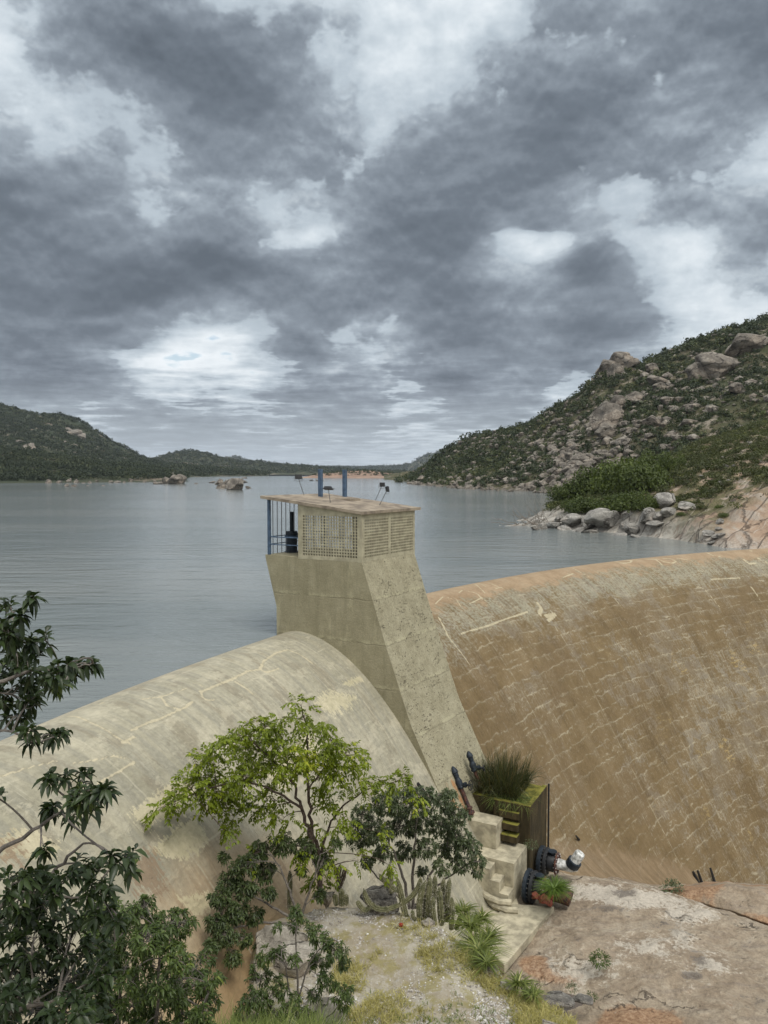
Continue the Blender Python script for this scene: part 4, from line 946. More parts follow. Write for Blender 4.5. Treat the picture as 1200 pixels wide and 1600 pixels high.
# individually visible trees on the right hill
def bush_obj(name, me, p, s, rs, label, cat, group, sq=1.):
    o = bpy.data.objects.new(name, me); COL.objects.link(o); o.location = tuple(p); o.scale = (s*rs.uniform(.9, 1.15), s*rs.uniform(.9, 1.15), s*sq*rs.uniform(.9, 1.1)); o.rotation_euler = (0, 0, rs.uniform(0, 6.28)); return tag(o, label, cat, group)
def bush_mesh(name, n, seed, mat, card, lobes=9, shift=0):
    V, lv = bush_cards(n, seed, lobes, .8, card); return link_only(name, V.reshape(-1, 3), np.repeat(np.clip(lv+shift, 0, 1), 4), mat)
def link_only(name, V, lv, mat):
    me = raw_mesh(name, V, np.arange(len(V)).reshape(-1, 4), False, dict(lv=lv)); me.materials.append(mat); return me
TB = [bush_mesh('hillside_tree', 420, 300+i, M['scrub'] if i < 3 else M['bush'], .085, 9) for i in range(5)]
for px, py, s, k, lab in [(1092, 690, 20, 0, None), (1110, 682, 18, 1, None), (1075, 700, 16, 2, None), (1045, 702, 17, 3, 'bright green tree left of the dark ones above the near bank'), (1062, 708, 15, 4, 'bright green tree just above the near bank bushes'), (1130, 672, 16, 0, None), (1150, 690, 13, 1, None),
                          (1035, 690, 12, 0, None), (1010, 655, 11, 1, None), (925, 640, 9, 2, None), (905, 700, 9, 0, None), (1000, 570, 9, 1, None), (1015, 568, 9, 2, None), (1068, 552, 9, 0, None), (1090, 540, 10, 1, None), (1110, 530, 9, 2, None), (1150, 515, 9, 0, None), (1180, 505, 10, 1, None),
                          (890, 640, 7, 1, None), (882, 645, 7, 0, None), (1050, 575, 9, 0, None), (1190, 640, 13, 4, 'bright green tree at the right edge of the hillside'), (1130, 640, 13, 0, None), (1170, 600, 12, 1, None), (970, 610, 9, 2, None), (1060, 640, 11, 0, None), (985, 650, 10, 1, None)]:
    p, _ = on_surf(GRt, px, py+s*.5); bush_obj('hillside_tree', TB[k], p, s/1200*p[1], rs, lab or 'dark leafy tree standing out of the scrub on the right hillside', 'tree', None if lab else 'dark trees on the right hillside')

# ---- near right bank with its promontory
rows = [[(780, 836, 101), (822, 828, 100), (870, 833, 97), (950, 840, 91), (1050, 852, 82), (1130, 872, 72), (1200, 880, 70), (1600, 880, 70)],
        [(780, 824, 106), (822, 822.5, 107), (870, 826, 102.5), (950, 832, 96), (1050, 843, 86), (1130, 857, 76.5), (1200, 862, 74.5), (1600, 862, 74.5)],
        [(780, 824, 110), (822, 820, 109), (870, 806, 106), (950, 803, 101), (1005, 805, 94), (1050, 806, 90), (1100, 808, 84.5), (1150, 806, 82), (1200, 800, 81), (1600, 780, 80)],
        [(780, 824, 114), (822, 819, 112), (870, 797, 110), (950, 788, 107), (1010, 786, 104), (1060, 782, 99), (1100, 775, 95), (1150, 762, 92), (1200, 748, 91), (1600, 700, 90)],
        [(780, 823, 117), (822, 818, 117), (870, 792, 118), (950, 778, 119), (1010, 760, 118), (1060, 745, 115), (1130, 722, 112), (1200, 705, 112), (1600, 640, 110)],
        [(780, 822, 121), (822, 817, 122), (870, 787, 128), (950, 769, 135), (1000, 745, 142), (1050, 716, 150), (1130, 682, 160), (1200, 655, 168), (1600, 560, 170)],
        [(780, 815, 135), (822, 812, 140), (870, 800, 145), (950, 795, 158), (1050, 745, 185), (1130, 720, 195), (1200, 700, 205), (1600, 620, 210)],
        [(780, 805, 150), (950, 800, 175), (1050, 790, 200), (1200, 780, 225), (1600, 700, 260)]]
GB = loft(rows, 780, 1600, 330, 22, 1.8, .16, 8, 1.0)
slabm, g = material('bank_rock'); p = g.pos(); x_, y_, z_ = g.sep(p)[:3]
nb = g.noise(p, .12, 6, .6, .4); nm_ = g.noise(p, .7, 8, .68, .4); nf = g.noise(p, 4., 8, .7); sta = g.noise(g.vm('ADD', g.scl(p, (1.2, .25, .9)), (0, 0, 0)), .5, 6, .6)
c = g.ramp(g.m('MULTIPLY_ADD', nm_, .5, g.mul(nb, .5)), [(.36, (.25, .175, .12)), (.5, (.35, .25, .175)), (.63, (.43, .35, .27))])
c = g.mix(g.sstep(sta, .5, .6, 0, .6), c, (.40, .36, .31)); 
wet = g.sstep(g.add(z_, g.mul(nm_, 3.)), -6.6, -4.6, 1, 0)
c = g.mix(g.mul(wet, .75), c, g.mix(g.sstep(nf, .42, .55), (.27, .24, .205), (.52, .48, .42)))
dark_ = g.sstep(g.noise(g.scl(p, (.5, .12, .6)), 1., 5, .7), .6, .68, 0, .6); c = g.mix(dark_, c, (.12, .10, .085))
soil = g.mul(g.sstep(g.noise(p, .3, 6, .7), .40, .5), g.sstep(g.add(g.m('MULTIPLY_ADD', x_, -.55, y_), g.mul(nb, 14)), 67., 73.))
c = g.mix(soil, c, g.mix(g.sstep(nf, .4, .6), (.075, .075, .03), (.17, .145, .08)))
rk = g.mul(g.sstep(g.add(z_, g.mul(nm_, 3.)), -4.6, -2.6, 1, 0), g.sstep(x_, 37., 31.)); c = g.mix(rk, c, g.mix(g.sstep(nm_, .42, .58), (.24, .22, .19), (.42, .395, .35)))
sr = g.n('ShaderNodeVectorRotate', {'Vector': p, 'Angle': -.75}, rotation_type='Z_AXIS').outputs[0]
str_ = g.noise(g.scl(sr, (.16, 1.3, .5)), 1., 8, .68, .3); c = g.mix(g.sstep(str_, .56, .66, 0, .6), c, (.50, .44, .37)); c = g.mix(g.sstep(str_, .44, .36, 0, .55), c, (.20, .14, .10))
bc = g.sstep(g.voro(g.vm('ADD', g.scl(sr, (.07, .42, .2)), g.scl(g.comb(nm_, nb, nm_), (.5, .5, .5))), 1., 'DISTANCE_TO_EDGE'), .004, .03, 1, 0); c = g.mix(g.mul(bc, .45), c, (.09, .07, .055))
finish(g, c, .85, g.bump(g.sub(g.add(g.mul(nm_, .6), g.add(g.mul(nf, .2), g.mul(str_, .8))), g.mul(bc, .5)), 1., .5))
terrain('rocky_bank', GB, slabm, kind='structure')
lim = lambda X, Y, W: ((X > 845)*(Y < 800)*(W[..., 1] < 172)*(1-.9*(fld(X, Y, 1170, 810, 65, 50) > .35))*(X < 1300))*1.
pts = scatter(GB, 4200, 15, lim=lim); X, Y, D = px_of(pts)
scrub('bank_scrub', pts, rng.uniform(.3, 1.3, len(pts)), M['bankscrub'], 6, 90, .11)
# bushes of the promontory
NB = [bush_mesh('bank_bush', 2600, 330+i, M['bush'], .042, 12, (-.2, .0, .12, -.1)[i]) for i in range(4)]
ORD = ['first', 'second', 'third', 'fourth', 'fifth', 'sixth', 'seventh', 'eighth', 'ninth', 'tenth', 'eleventh', 'twelfth', 'thirteenth', 'fourteenth', 'fifteenth', 'sixteenth', 'seventeenth', 'eighteenth', 'nineteenth', 'twentieth']
BKX = [880, 905, 935, 965, 1000, 1020, 985, 955, 920, 893, 1010, 985, 945, 1035, 1060, 1015, 900]; BKR = [1, 1, 1, 1, 1, 1, 2, 2, 2, 2, 2, 0, 0, 0, 0, 0, 0]
def bank_label(i):
    row = sorted([x for x, q in zip(BKX, BKR) if q == BKR[i]]); return '%s green bush from the left in the %s of the promontory thicket' % (ORD[row.index(BKX[i])], ('back row', 'middle row', 'front row')[BKR[i]])
for i, (px, py, s, k) in enumerate([(880, 775, 24, 0), (905, 768, 30, 0), (935, 765, 34, 1), (965, 762, 38, 2), (1000, 758, 34, 1), (1020, 750, 24, 2), (985, 785, 26, 1), (955, 792, 24, 1), (920, 790, 26, 0), (893, 792, 20, 0), (1010, 785, 20, 3), (985, 740, 22, 2), (945, 745, 22, 1), (1035, 735, 18, 1), (1060, 722, 14, 3), (1015, 725, 18, 3), (900, 752, 16, 3)]):
    p, _ = on_surf(GB, px, min(py+s*.2, 796)); bush_obj('bank_bush', NB[k], p-[0, 0, .1], 1.45*s/1200*p[1], rs, bank_label(i), 'bush', 'bushes on the near promontory', (1.5, 1.35, 1.1)[BKR[i]])
for px, py, s, k, lab in [(1130, 798, 15, 1, 'round bush in the rock cleft between the two big slabs'), (1122, 785, 11, 2, 'small bush at the top of the rock cleft'), (1075, 778, 14, 2, 'bright bush behind the pale slab right of the thicket'), (1100, 760, 14, 1, 'low bush above the orange slab'), (1120, 745, 13, 3, 'low bush higher up the slope above the orange slab'), (1062, 795, 10, 1, 'small bush at the top of the sloping slab')]:
    p, _ = on_surf(GB, px, py+s*.3); bush_obj('bank_bush', NB[k], p-[0, 0, .2], s/1200*p[1], rs, lab, 'bush', None, .8)
def rocks_on(G, spec, kind, group):
    for px, py, s, fl, lab in spec:
        p, _ = on_surf(G, px, py); boulder(p, s/1200*p[1]*.72, kind, rs, lab or 'pale grey rock among others on the near bank', None if lab else group, flat=fl, sink=.2)
rocks_on(GB, [(893, 812, 34, .6, 'large pale rock slab left of centre on the promontory shore'), (920, 818, 26, .7, 'pale split rock right of the large slab on the promontory shore'), (948, 818, 46, .7, 'big smooth grey rock in the middle of the promontory shore'),
              (1008, 815, 30, .9, 'upright grey rock at the right end of the promontory boulders'), (985, 828, 28, .6, 'dark wedge rock at the waterline under the upright grey rock'), (865, 818, 18, .6, None), (850, 821, 16, .5, None), (838, 822, 13, .4, None), (873, 808, 14, .6, None),
              (880, 822, 20, .4, None), (905, 826, 22, .4, None), (925, 828, 24, .4, None), (970, 822, 18, .6, None), (965, 832, 20, .4, None), (995, 836, 20, .4, None), (1020, 822, 22, .6, None), (1030, 805, 22, .7, None), (1045, 798, 20, .7, None), (1038, 786, 26, .8, 'dark tall rock behind the slabs right of the thicket'),
              (1068, 790, 26, .5, 'pale leaning slab rock right of the thicket'), (930, 805, 16, .6, None), (905, 803, 14, .6, None), (975, 806, 18, .7, None), (1105, 830, 22, .35, 'flat brown block lying in the cleft between the two slabs'), (1122, 822, 12, .5, None), (1128, 832, 12, .5, None), (1115, 838, 14, .5, None), (1125, 812, 12, .6, None), (1110, 845, 14, .4, None)],
         'granite_grey', 'pale rocks on the near bank')
for _ in range(26):
    px = rs.uniform(1035, 1200); py = rs.uniform(np.interp(px, [1035, 1200], [735, 665]), np.interp(px, [1035, 1200], [790, 735])); p, _ = on_surf(GB, px, py)
    boulder(p, rs.uniform(4, 11)/1200*p[1]*.6, 'granite_grey', rs, 'pale grey rock among others on the near bank', 'pale rocks on the near bank', flat=.6)
# bare dead shrub at the tip
p, _ = on_surf(GB, 836, 815); m = MB(); r = np.random.default_rng(4)
for k in range(26):
    d = r.normal(size=3)*[1, 1, .5]+[-.4, 0, .9]; d /= np.linalg.norm(d); L_ = r.uniform(1.5, 5.); q = [p+r.normal(size=3)*[1.6, .6, .1]]
    for t in range(5): q.append(q[-1]+(d+r.normal(size=3)*.3)*L_/5)
    m.tube(q, np.linspace(.05, .012, 6), 4); q2 = [q[3]]; d2 = d+r.normal(size=3)*.7
    for t in range(3): q2.append(q2[-1]+d2*L_/8)
    m.tube(q2, np.linspace(.025, .01, 4), 4)
m.build('dead_shrub', M['dry'], None, True, label='bare leafless grey shrub at the tip of the promontory', cat='shrub')

# ---- left shore, hills and the far end of the lake
M['farhill'] = hill_material('far_hill_soil', (.05, .055, .028), (.20, .165, .125), (.03, .042, .02), .02)
def far_hill(rows, px0, px1, nc, amp, fr, seed, nscr, ssz, zmin=-7., mt='farhill', scr=True, card=.2, nca=26, lim=None):
    G = loft(rows, px0, px1, nc, 16, amp, fr, seed, 1.05); terrain('hill', G, M[mt], kind='structure')
    if scr:
        pts = scatter(G, nscr, seed, zmin, lim or (lambda X, Y, W: (X > -60)*1.)); scrub('scrub', pts, rng.uniform(.5, 1., len(pts))*ssz, M['scrub_far'], seed, nca, card)
    return G
# great left hill
G1 = far_hill([[(-400, 757, 760), (60, 757, 760), (260, 750, 900), (420, 748, 1300)], [(-400, 745, 800), (60, 745, 850), (260, 745, 1000), (420, 744, 1400)], [(-400, 700, 1050), (0, 690, 1150), (60, 695, 1150), (140, 712, 1200), (200, 725, 1250), (260, 733, 1350), (420, 743, 1500)],
               [(-400, 650, 1250), (0, 655, 1350), (60, 662, 1380), (110, 672, 1400), (140, 684, 1400), (180, 705, 1450), (215, 718, 1500), (260, 728, 1550), (420, 743, 1600)],
               [(-400, 600, 1500), (-60, 622, 1500), (0, 634, 1500), (30, 643, 1500), (60, 650, 1500), (95, 652, 1500), (115, 656, 1500), (140, 670, 1500), (180, 695, 1520), (215, 712, 1560), (250, 725, 1650), (420, 742, 1700)],
               [(-400, 660, 1900), (60, 690, 1900), (200, 730, 1900), (420, 745, 1900)]], -400, 420, 150, 10, .006, 31, 7000, 9.)
# wooded low shore on the left
G2 = far_hill([[(-400, 762, 450), (0, 760, 450), (180, 757.5, 480), (290, 756, 520)], [(-400, 755, 507), (0, 755, 507), (180, 753, 560), (290, 752, 600)], [(-400, 748, 560), (0, 748, 560), (100, 747, 590), (180, 747, 620), (290, 750.5, 630)],
               [(-400, 725, 640), (0, 727, 650), (100, 727, 680), (200, 735, 720), (290, 746, 750)], [(-400, 700, 760), (0, 702, 760), (60, 708, 780), (150, 722, 820), (230, 730, 850), (290, 742, 860)], [(-400, 735, 900), (0, 735, 900), (290, 745, 950)]], -400, 290, 130, 3, .02, 33, 4200, 6., -6.5, card=.16, nca=40)
# middle hill and the low ridges behind
far_hill([[(200, 742, 1400), (700, 742, 1500)], [(200, 741.5, 2000), (700, 741.5, 2000)], [(200, 733, 2100), (260, 725, 2100), (300, 722, 2150), (350, 728, 2150), (400, 733, 2150), (480, 736, 2150), (560, 738, 2150), (700, 740, 2150)],
          [(200, 732, 2300), (245, 718, 2300), (275, 710, 2300), (300, 707, 2300), (325, 709, 2300), (350, 718, 2300), (380, 724, 2300), (400, 721, 2300), (430, 726, 2300), (480, 729, 2300), (520, 733, 2300), (560, 737, 2300), (700, 741, 2300)], [(200, 738, 2700), (700, 742, 2700)]], 200, 700, 130, 9, .006, 35, 3000, 12., -4)
far_hill([[(200, 738.5, 4000), (760, 738.5, 4000)], [(200, 734, 4300), (340, 728, 4300), (500, 734, 4300), (640, 733, 4300), (700, 728, 4300), (760, 730, 4300)], [(200, 727, 4600), (330, 721, 4600), (350, 716, 4600), (372, 715, 4600), (395, 723, 4600), (460, 727, 4600), (500, 730, 4600), (560, 732, 4600), (610, 731, 4600), (640, 725, 4600), (670, 708, 4600), (700, 698, 4600), (720, 695, 4600), (760, 690, 4600)], [(200, 737, 5200), (760, 730, 5200)]], 200, 760, 110, 20, .003, 37, 3000, 22., 0)
# orange rock shore in the middle distance
M['pinkrock'] = rock_material('pink_rock', (.36, .27, .21), (.28, .19, .14), (.16, .11, .08), (.30, .185, .12), .06, .3, .5, .6)
G4 = loft([[(470, 749, 900), (640, 749, 900)], [(470, 746.8, 930), (500, 747, 910), (560, 748, 880), (600, 748, 880), (640, 747.5, 900)], [(470, 746, 960), (500, 744, 960), (560, 741, 960), (600, 742, 960), (640, 744, 960)], [(470, 746, 1010), (500, 741, 1020), (530, 738, 1030), (580, 736, 1030), (600, 738, 1040), (640, 741, 1040)], [(470, 747, 1100), (640, 744, 1100)]], 470, 640, 60, 10, 2.2, .03, 41, 1.1)
terrain('rocky_shore', G4, M['pinkrock'], kind='structure')
pts = scatter(G4, 300, 42, -5.5); scrub('scrub', pts, rng.uniform(1, 4.2, len(pts)), M['scrub_far'], 43, 40, .16)
def free_boulders(spec, kind, zw=-7.6):
    for px, py, s, fl, lab, grp in spec:
        d = 7.6/((py-737)/1200); p = P(px, py, d); p[2] = zw; boulder(p, s/1200*d*.55, kind, rs, lab, grp, flat=fl, sink=.22, tilt=.15)
GI = 'boulders of the rocky islet'
free_boulders([(371, 765, 34, .75, 'largest rounded boulder of the rocky islet left of the hut', None), (347, 763, 20, .7, 'boulder at the left end of the rocky islet', None), (343, 757, 16, 1.1, 'upright boulder behind at the left of the rocky islet', None), (354, 756, 18, .8, 'boulder in the back row of the rocky islet', None), (362, 755, 12, .9, 'small boulder on top of the rocky islet', None),
               (388, 763, 12, .5, 'low boulder at the right end of the rocky islet', None), (380, 754, 12, .5, None or 'low rock behind the islet to the right', None), (331, 754.5, 10, .35, 'flat rock in the water behind the islet to the left', None),
               (272, 756, 24, .9, 'big brown boulder at the tip of the left point', None), (283, 756, 18, 1., 'rounded boulder at the very tip of the left point', None), (262, 755.5, 22, .7, 'boulder second from the tip of the left point', None), (248, 756.5, 14, .4, 'low rock in the water before the left point', None), (268, 750, 18, 1., 'upper boulder on the left point', None),
               (306, 756, 8, .25, 'tiny rock in the water right of the left point', None), (104, 760, 12, .45, 'small dark rock in the water off the left shore', None), (116, 760, 9, .4, 'smaller of two rocks in the water off the left shore', None), (137, 759, 5, .3, 'tiny rock in the water off the left shore', None), (162, 759, 6, .3, 'tiny flat rock in the water between the left shore and the point', None),
               (417, 747.5, 4, .4, 'tiny dark rock far out in the lake left of the hut', None), (487, 751, 9, .25, 'flat rock in the water behind the blue posts', None), (499, 751.5, 12, .3, 'low rock in the water right between the blue posts', None), (382, 747.5, 10, .4, 'rock far behind the islet', None)], 'granite_far')
for k_, x in enumerate(np.linspace(80, 262, 16)):
    px = x+rs.normal()*4; py = np.interp(px, [0, 180, 290], [755, 753.6, 753])-rs.uniform(-.5, 3.5); p, _ = on_surf(G2, px, py, 4); boulder(p, rs.uniform(4, 12)/1200*p[1]*.55, 'granite_far', rs, ORD[k_]+' boulder from the left along the far left shore', 'boulders along the left shore', flat=.7)
for px, py, s, lab in [(118, 678, 26, 'pale bare rock face high on the left hill'), (132, 686, 22, 'lower part of the bare rock face on the left hill'), (108, 671, 14, None), (30, 690, 22, 'grey rock slab low on the left hill'), (45, 698, 20, 'second grey rock slab low on the left hill'), (85, 682, 8, None), (100, 690, 8, None), (90, 692, 7, None), (70, 684, 6, None), (5, 703, 14, None), (150, 700, 6, None), (293, 722, 8, None), (318, 726, 7, None)]:
    G = G1 if px < 200 else None
    p = on_surf(G1, px, py, 5)[0] if G is not None else P(px, py, 2150)
    boulder(p, s/1200*p[1]*.55, 'granite_far', rs, lab or 'small bare rock on the distant hills at the left', None if lab else 'rocks on the distant hills', name='rock', cat='rock', flat=.7, tilt=.5)

# ------------------------------------------------------------------ rock platform below the dam, gully, ground
def Z(px, py, z): return (px, py, float(PZ(px, py, z)[1]))
rows = [[Z(560, 1900, -16.6), Z(1000, 1900, -16.4), Z(1900, 1900, -16.0)],
        [Z(560, 1640, -17.3), Z(840, 1640, -17.5), Z(1000, 1640, -17.0), Z(1200, 1640, -16.7), Z(1900, 1640, -16.2)],
        [Z(560, 1560, -17.5), Z(850, 1575, -17.9), Z(1000, 1560, -17.1), Z(1200, 1570, -16.9), Z(1900, 1560, -16.6)],
        [Z(560, 1500, -17.6), Z(790, 1510, -17.75), Z(900, 1500, -17.3), Z(1000, 1500, -17.1), Z(1200, 1510, -17.0), Z(1900, 1520, -16.8)],
        [Z(560, 1440, -17.6), Z(800, 1445, -17.65), Z(900, 1440, -17.4), Z(1000, 1440, -17.2), Z(1200, 1475, -17.3), Z(1900, 1500, -17)],
        [Z(560, 1400, -17.7), Z(780, 1405, -17.65), Z(860, 1380, -17.7), Z(900, 1370, -17.6), Z(960, 1378, -17.4), Z(1020, 1394, -17.5), Z(1100, 1418, -17.5), Z(1200, 1450, -17.5), Z(1900, 1490, -17.5)],
        [Z(560, 1390, -19), Z(780, 1398, -18.4), Z(860, 1362, -18.2), Z(900, 1368, -18.8), Z(960, 1376, -19.4), Z(1020, 1390, -19.4), Z(1100, 1414, -19.4), Z(1200, 1446, -19.2), Z(1900, 1488, -19)],
        [Z(560, 1380, -20), Z(780, 1340, -19.5), Z(860, 1340, -18.9), Z(900, 1352, -20), Z(960, 1366, -21.5), Z(1020, 1378, -23.), Z(1100, 1380, -24.2), Z(1200, 1380, -27), Z(1900, 1400, -28)]]
GP = loft(rows, 560, 1900, 620, 30, .26, .55, 51, 0, .6)
X, Y, D = px_of(GP); Y = np.where(GP[..., 1] > 3, Y, 9999)
jit = fbm(GP*.9, 4, 77)
def blob(cx, cy, rx, ry): return np.exp(-(((X-cx)/rx)**2+((Y-cy)/ry)**2))
wt = np.clip(sum(a*blob(*b) for a, b in [(1.1, (930, 1390, 60, 14)), (1.1, (1010, 1405, 70, 14)), (1., (1090, 1430, 55, 16)), (.7, (1010, 1470, 70, 22)), (.6, (920, 1520, 60, 18)), (.5, (1120, 1500, 60, 25)), (.5, (860, 1500, 40, 30))])+jit*.7, 0, 1.2)
dk = np.clip(sum(a*blob(*b) for a, b in [(1.1, (975, 1393, 26, 9)), (.8, (1030, 1445, 38, 12)), (1., (905, 1468, 18, 6)), (1., (850, 1497, 16, 6)), (.9, (1085, 1495, 20, 14)), (.7, (1165, 1478, 40, 10)), (.8, (950, 1420, 30, 8)), (.9, (1080, 1525, 25, 6)), (.5, (1180, 1560, 40, 20))])+jit*.5-.1, 0, 1.2)
og = np.clip(sum(a*blob(*b) for a, b in [(1.6, (985, 1600, 85, 26)), (1., (830, 1500, 30, 22)), (.6, (860, 1530, 60, 22)), (.35, (1100, 1560, 120, 40))])+jit*.6-.15, 0, 1.2)
mt, g = material('platform_rock'); p = g.pos()
nb = g.noise(p, .35, 7, .62, .5); nm_ = g.noise(p, 1.4, 9, .68, .5); nf = g.noise(p, 8., 8, .74)
pst = g.noise(g.scl(p, (.9, 3.2, 2)), 1., 7, .65)
c = g.ramp(g.m('MULTIPLY_ADD', nm_, .6, g.mul(nb, .4)), [(.33, (.20, .155, .11)), (.45, (.31, .245, .175)), (.55, (.40, .33, .245)), (.66, (.48, .415, .325))])
c = g.mix(g.sstep(pst, .5, .64, 0, .4), c, (.24, .20, .165))
wm = g.sstep(g.add(g.attr('white'), g.add(g.mul(g.sub(nf, .5), 2.4), g.mul(g.sub(nm_, .5), 2.2))), .45, .85)
c = g.mix(g.mul(wm, .75), c, (.58, .53, .45))
dm = g.sstep(g.add(g.attr('dark'), g.add(g.mul(g.sub(nf, .5), 2.2), g.mul(g.sub(nm_, .5), 2.6))), .5, .85); c = g.mix(g.mul(dm, .75), c, (.12, .10, .085))
om = g.sstep(g.add(g.attr('orange'), g.mul(g.sub(nm_, .5), 1.4)), .45, .8); c = g.mix(g.mul(om, .8), c, g.mix(g.sstep(nf, .4, .6), (.31, .165, .085), (.40, .25, .145)))
fl = g.sstep(g.noise(p, 3.3, 5, .7), .66, .72); c = g.mix(g.mul(fl, .5), c, (.56, .50, .42))
ck = g.sstep(g.voro(g.vm('ADD', g.scl(p, (.30, .5, .5)), g.scl(g.comb(nm_, nb, nm_), (1.1, 1.1, 1.1))), 1., 'DISTANCE_TO_EDGE'), .003, .018, 1, 0); ck = g.mul(ck, g.sstep(nb, .53, .62))
c = g.mix(g.mul(ck, .75), c, (.06, .045, .035))
vg = g.sstep(nf, .3, .7, .75, 1.18); c = g.mix(1., c, g.comb(vg, vg, vg), 'MULTIPLY')
finish(g, c, .85, g.bump(g.sub(g.add(nm_, g.mul(nf, .35)), g.mul(ck, .4)), 1., .22))
M['platform'] = mt
Gd = GP.copy(); Gd[..., 2] += fbm(GP*1.7, 5, 58)*.1-np.clip(blob(868, 1558, 30, 12), 0, 1)*.35
me = raw_mesh('rock_platform', Gd.reshape(-1, 3), grid_faces(*Gd.shape[:2])[:, ::-1], True, dict(white=wt.ravel(), dark=dk.ravel(), orange=og.ravel()))
tag(link_mesh('rock_platform', me, mt), kind='structure')
# second, orange rock ledge behind
rows = [[Z(1030, 1398, -19.4), Z(1100, 1424, -19.4), Z(1200, 1455, -19.4), Z(1900, 1500, -19.4)],
        [Z(1030, 1392, -19.3), Z(1070, 1400, -18.9), Z(1130, 1420, -18.7), Z(1200, 1442, -18.5), Z(1900, 1480, -18.4)],
        [Z(1030, 1391, -19.2), Z(1060, 1390, -18.9), Z(1100, 1392, -18.5), Z(1140, 1395, -18.4), Z(1200, 1412, -18.4), Z(1900, 1440, -18.2)],
        [Z(1030, 1390, -19.2), Z(1070, 1388, -18.9), Z(1110, 1381, -18.5), Z(1135, 1378, -18.4), Z(1170, 1386, -18.4), Z(1215, 1388, -18.5), Z(1900, 1390, -18.2)],
        [Z(1030, 1390, -22), Z(1100, 1380, -22), Z(1200, 1386, -24), Z(1900, 1390, -24)], [Z(1030, 1386, -26), Z(1100, 1376, -27), Z(1200, 1380, -28.5), Z(1900, 1385, -28.5)]]
GO = loft(rows, 1030, 1900, 260, 16, .22, .8, 53, .4, .6)
o2 = fbm(GO*.5, 4, 61); me = raw_mesh('rock_ledge', GO.reshape(-1, 3), grid_faces(*GO.shape[:2])[:, ::-1], True, dict(white=np.clip(o2.ravel()*.8, 0, 1), dark=np.clip(-o2.ravel()*1.0-.05, 0, 1), orange=(.45+o2*1.2).ravel()))
tag(link_mesh('rock_ledge', me, mt), kind='structure')
# valley floor, one sheet that runs to the horizon under everything downstream
th = np.radians(np.linspace(0, 360, 181)); rr = np.array([0, 20, 40, 60, 84.])
T, Rr = np.meshgrid(th, rr, indexing='ij'); V = np.stack([CX+Rr*np.cos(T), CY+Rr*np.sin(T), -28.6+0*T], -1)
tag(link_mesh('ground', raw_mesh('ground', V.reshape(-1, 3), grid_faces(*T.shape)[:, ::-1], True), M['bank']), kind='structure')
th = np.radians(np.linspace(-175, 25, 60)); rr = np.array([78, 140, 600, 3000, 12000.]); T, Rr = np.meshgrid(th, rr, indexing='ij')
V = np.stack([CX+Rr*np.cos(T), CY+Rr*np.sin(T), -28.7+0*T+np.array([0, 3, 16, 19, 19])[None]], -1)
tag(link_mesh('ground', raw_mesh('ground', V.reshape(-1, 3), grid_faces(*T.shape)[:, ::-1], True), M['bank']), kind='structure')

# knoll and hillside under the viewpoint
OUT = [PZ(x, y, -12.)[:2] for x, y in ((392, 1600), (384, 1530), (392, 1462), (418, 1432), (470, 1412), (520, 1402), (600, 1404), (650, 1420), (700, 1445), (735, 1475), (765, 1503), (800, 1532), (845, 1562), (905, 1604), (1000, 1680), (1100, 1800))]
OUT += [np.array([8., 9.]), np.array([12., 0.]), np.array([12, -30.]), np.array([-16, -30.]), np.array([-16, 12.6]), np.array([-6., 13.6]), np.array([-3.4, 14.3])]
OUT = [tuple(map(float, q)) for q in OUT]
def knoll_h(x, y):
    sh = x.shape; A = x.ravel(); B = y.ravel(); sd = poly_sd(A, B, OUT); P3 = np.stack([A, B, 0*A], -1)
    sd = sd+fbm(P3*1.1, 4, 91)*.35
    top = np.maximum(-12+.10*(17-B)*(B < 17)+fbm(P3*.7, 5, 92)*.16-np.clip(B-19, 0, 9)*.06, -1.75-.67*B+fbm(P3*.3, 4, 93)*.25); top = np.where(B < 0, np.minimum(top, -1.75+.1*B*0), top)
    k = np.clip((sd+.75)/.95, 0, 1); k = k*k*(3-2*k)
    return ((-17.9)*(1-k)+top*k).reshape(sh)
gx = np.concatenate([np.arange(-16, -5, .25), np.arange(-5, 6, .055), np.arange(6, 12, .25)]); gy = np.concatenate([np.arange(-30, 10, .6), np.arange(10, 22.2, .055)])
XX, YY = np.meshgrid(gx, gy, indexing='ij'); ZZ = knoll_h(XX, YY); KG = np.stack([XX, YY, ZZ], -1); KG[..., 2] += fbm(KG*2.3, 4, 95)*.07
def knoll_material():
    mt, g = material('knoll_soil'); p = g.pos(); z = g.sep(p)[2]; n = g.noise(p, .8, 8, .65); nf = g.noise(p, 9., 8, .75); nv = g.voro(p, 16.)
    soil = g.mix(g.sstep(n, .38, .62), (.33, .285, .21), (.44, .405, .335)); soil = g.mix(g.sstep(nf, .52, .64, 0, .7), soil, (.50, .47, .42)); soil = g.mix(g.sstep(nf, .3, .42, .6, 0), soil, (.17, .14, .10))
    ol = g.sstep(g.noise(p, 1.7, 6, .7), .48, .6, 0, .7); soil = g.mix(ol, soil, (.27, .235, .085))
    rock = g.mix(g.sstep(n, .4, .6), (.30, .25, .19), (.45, .42, .37)); c = g.mix(g.sstep(z, -12.9, -12.3), rock, soil)
    finish(g, c, .95, g.bump(g.add(n, g.mul(nf, .5)), 1., .12)); return mt
me = raw_mesh('knoll', KG.reshape(-1, 3), grid_faces(*XX.shape), True); tag(link_mesh('hillside', me, knoll_material()), kind='structure')
def kz(x, y): return float(knoll_h(np.array([[x]]), np.array([[y]]))[0, 0])
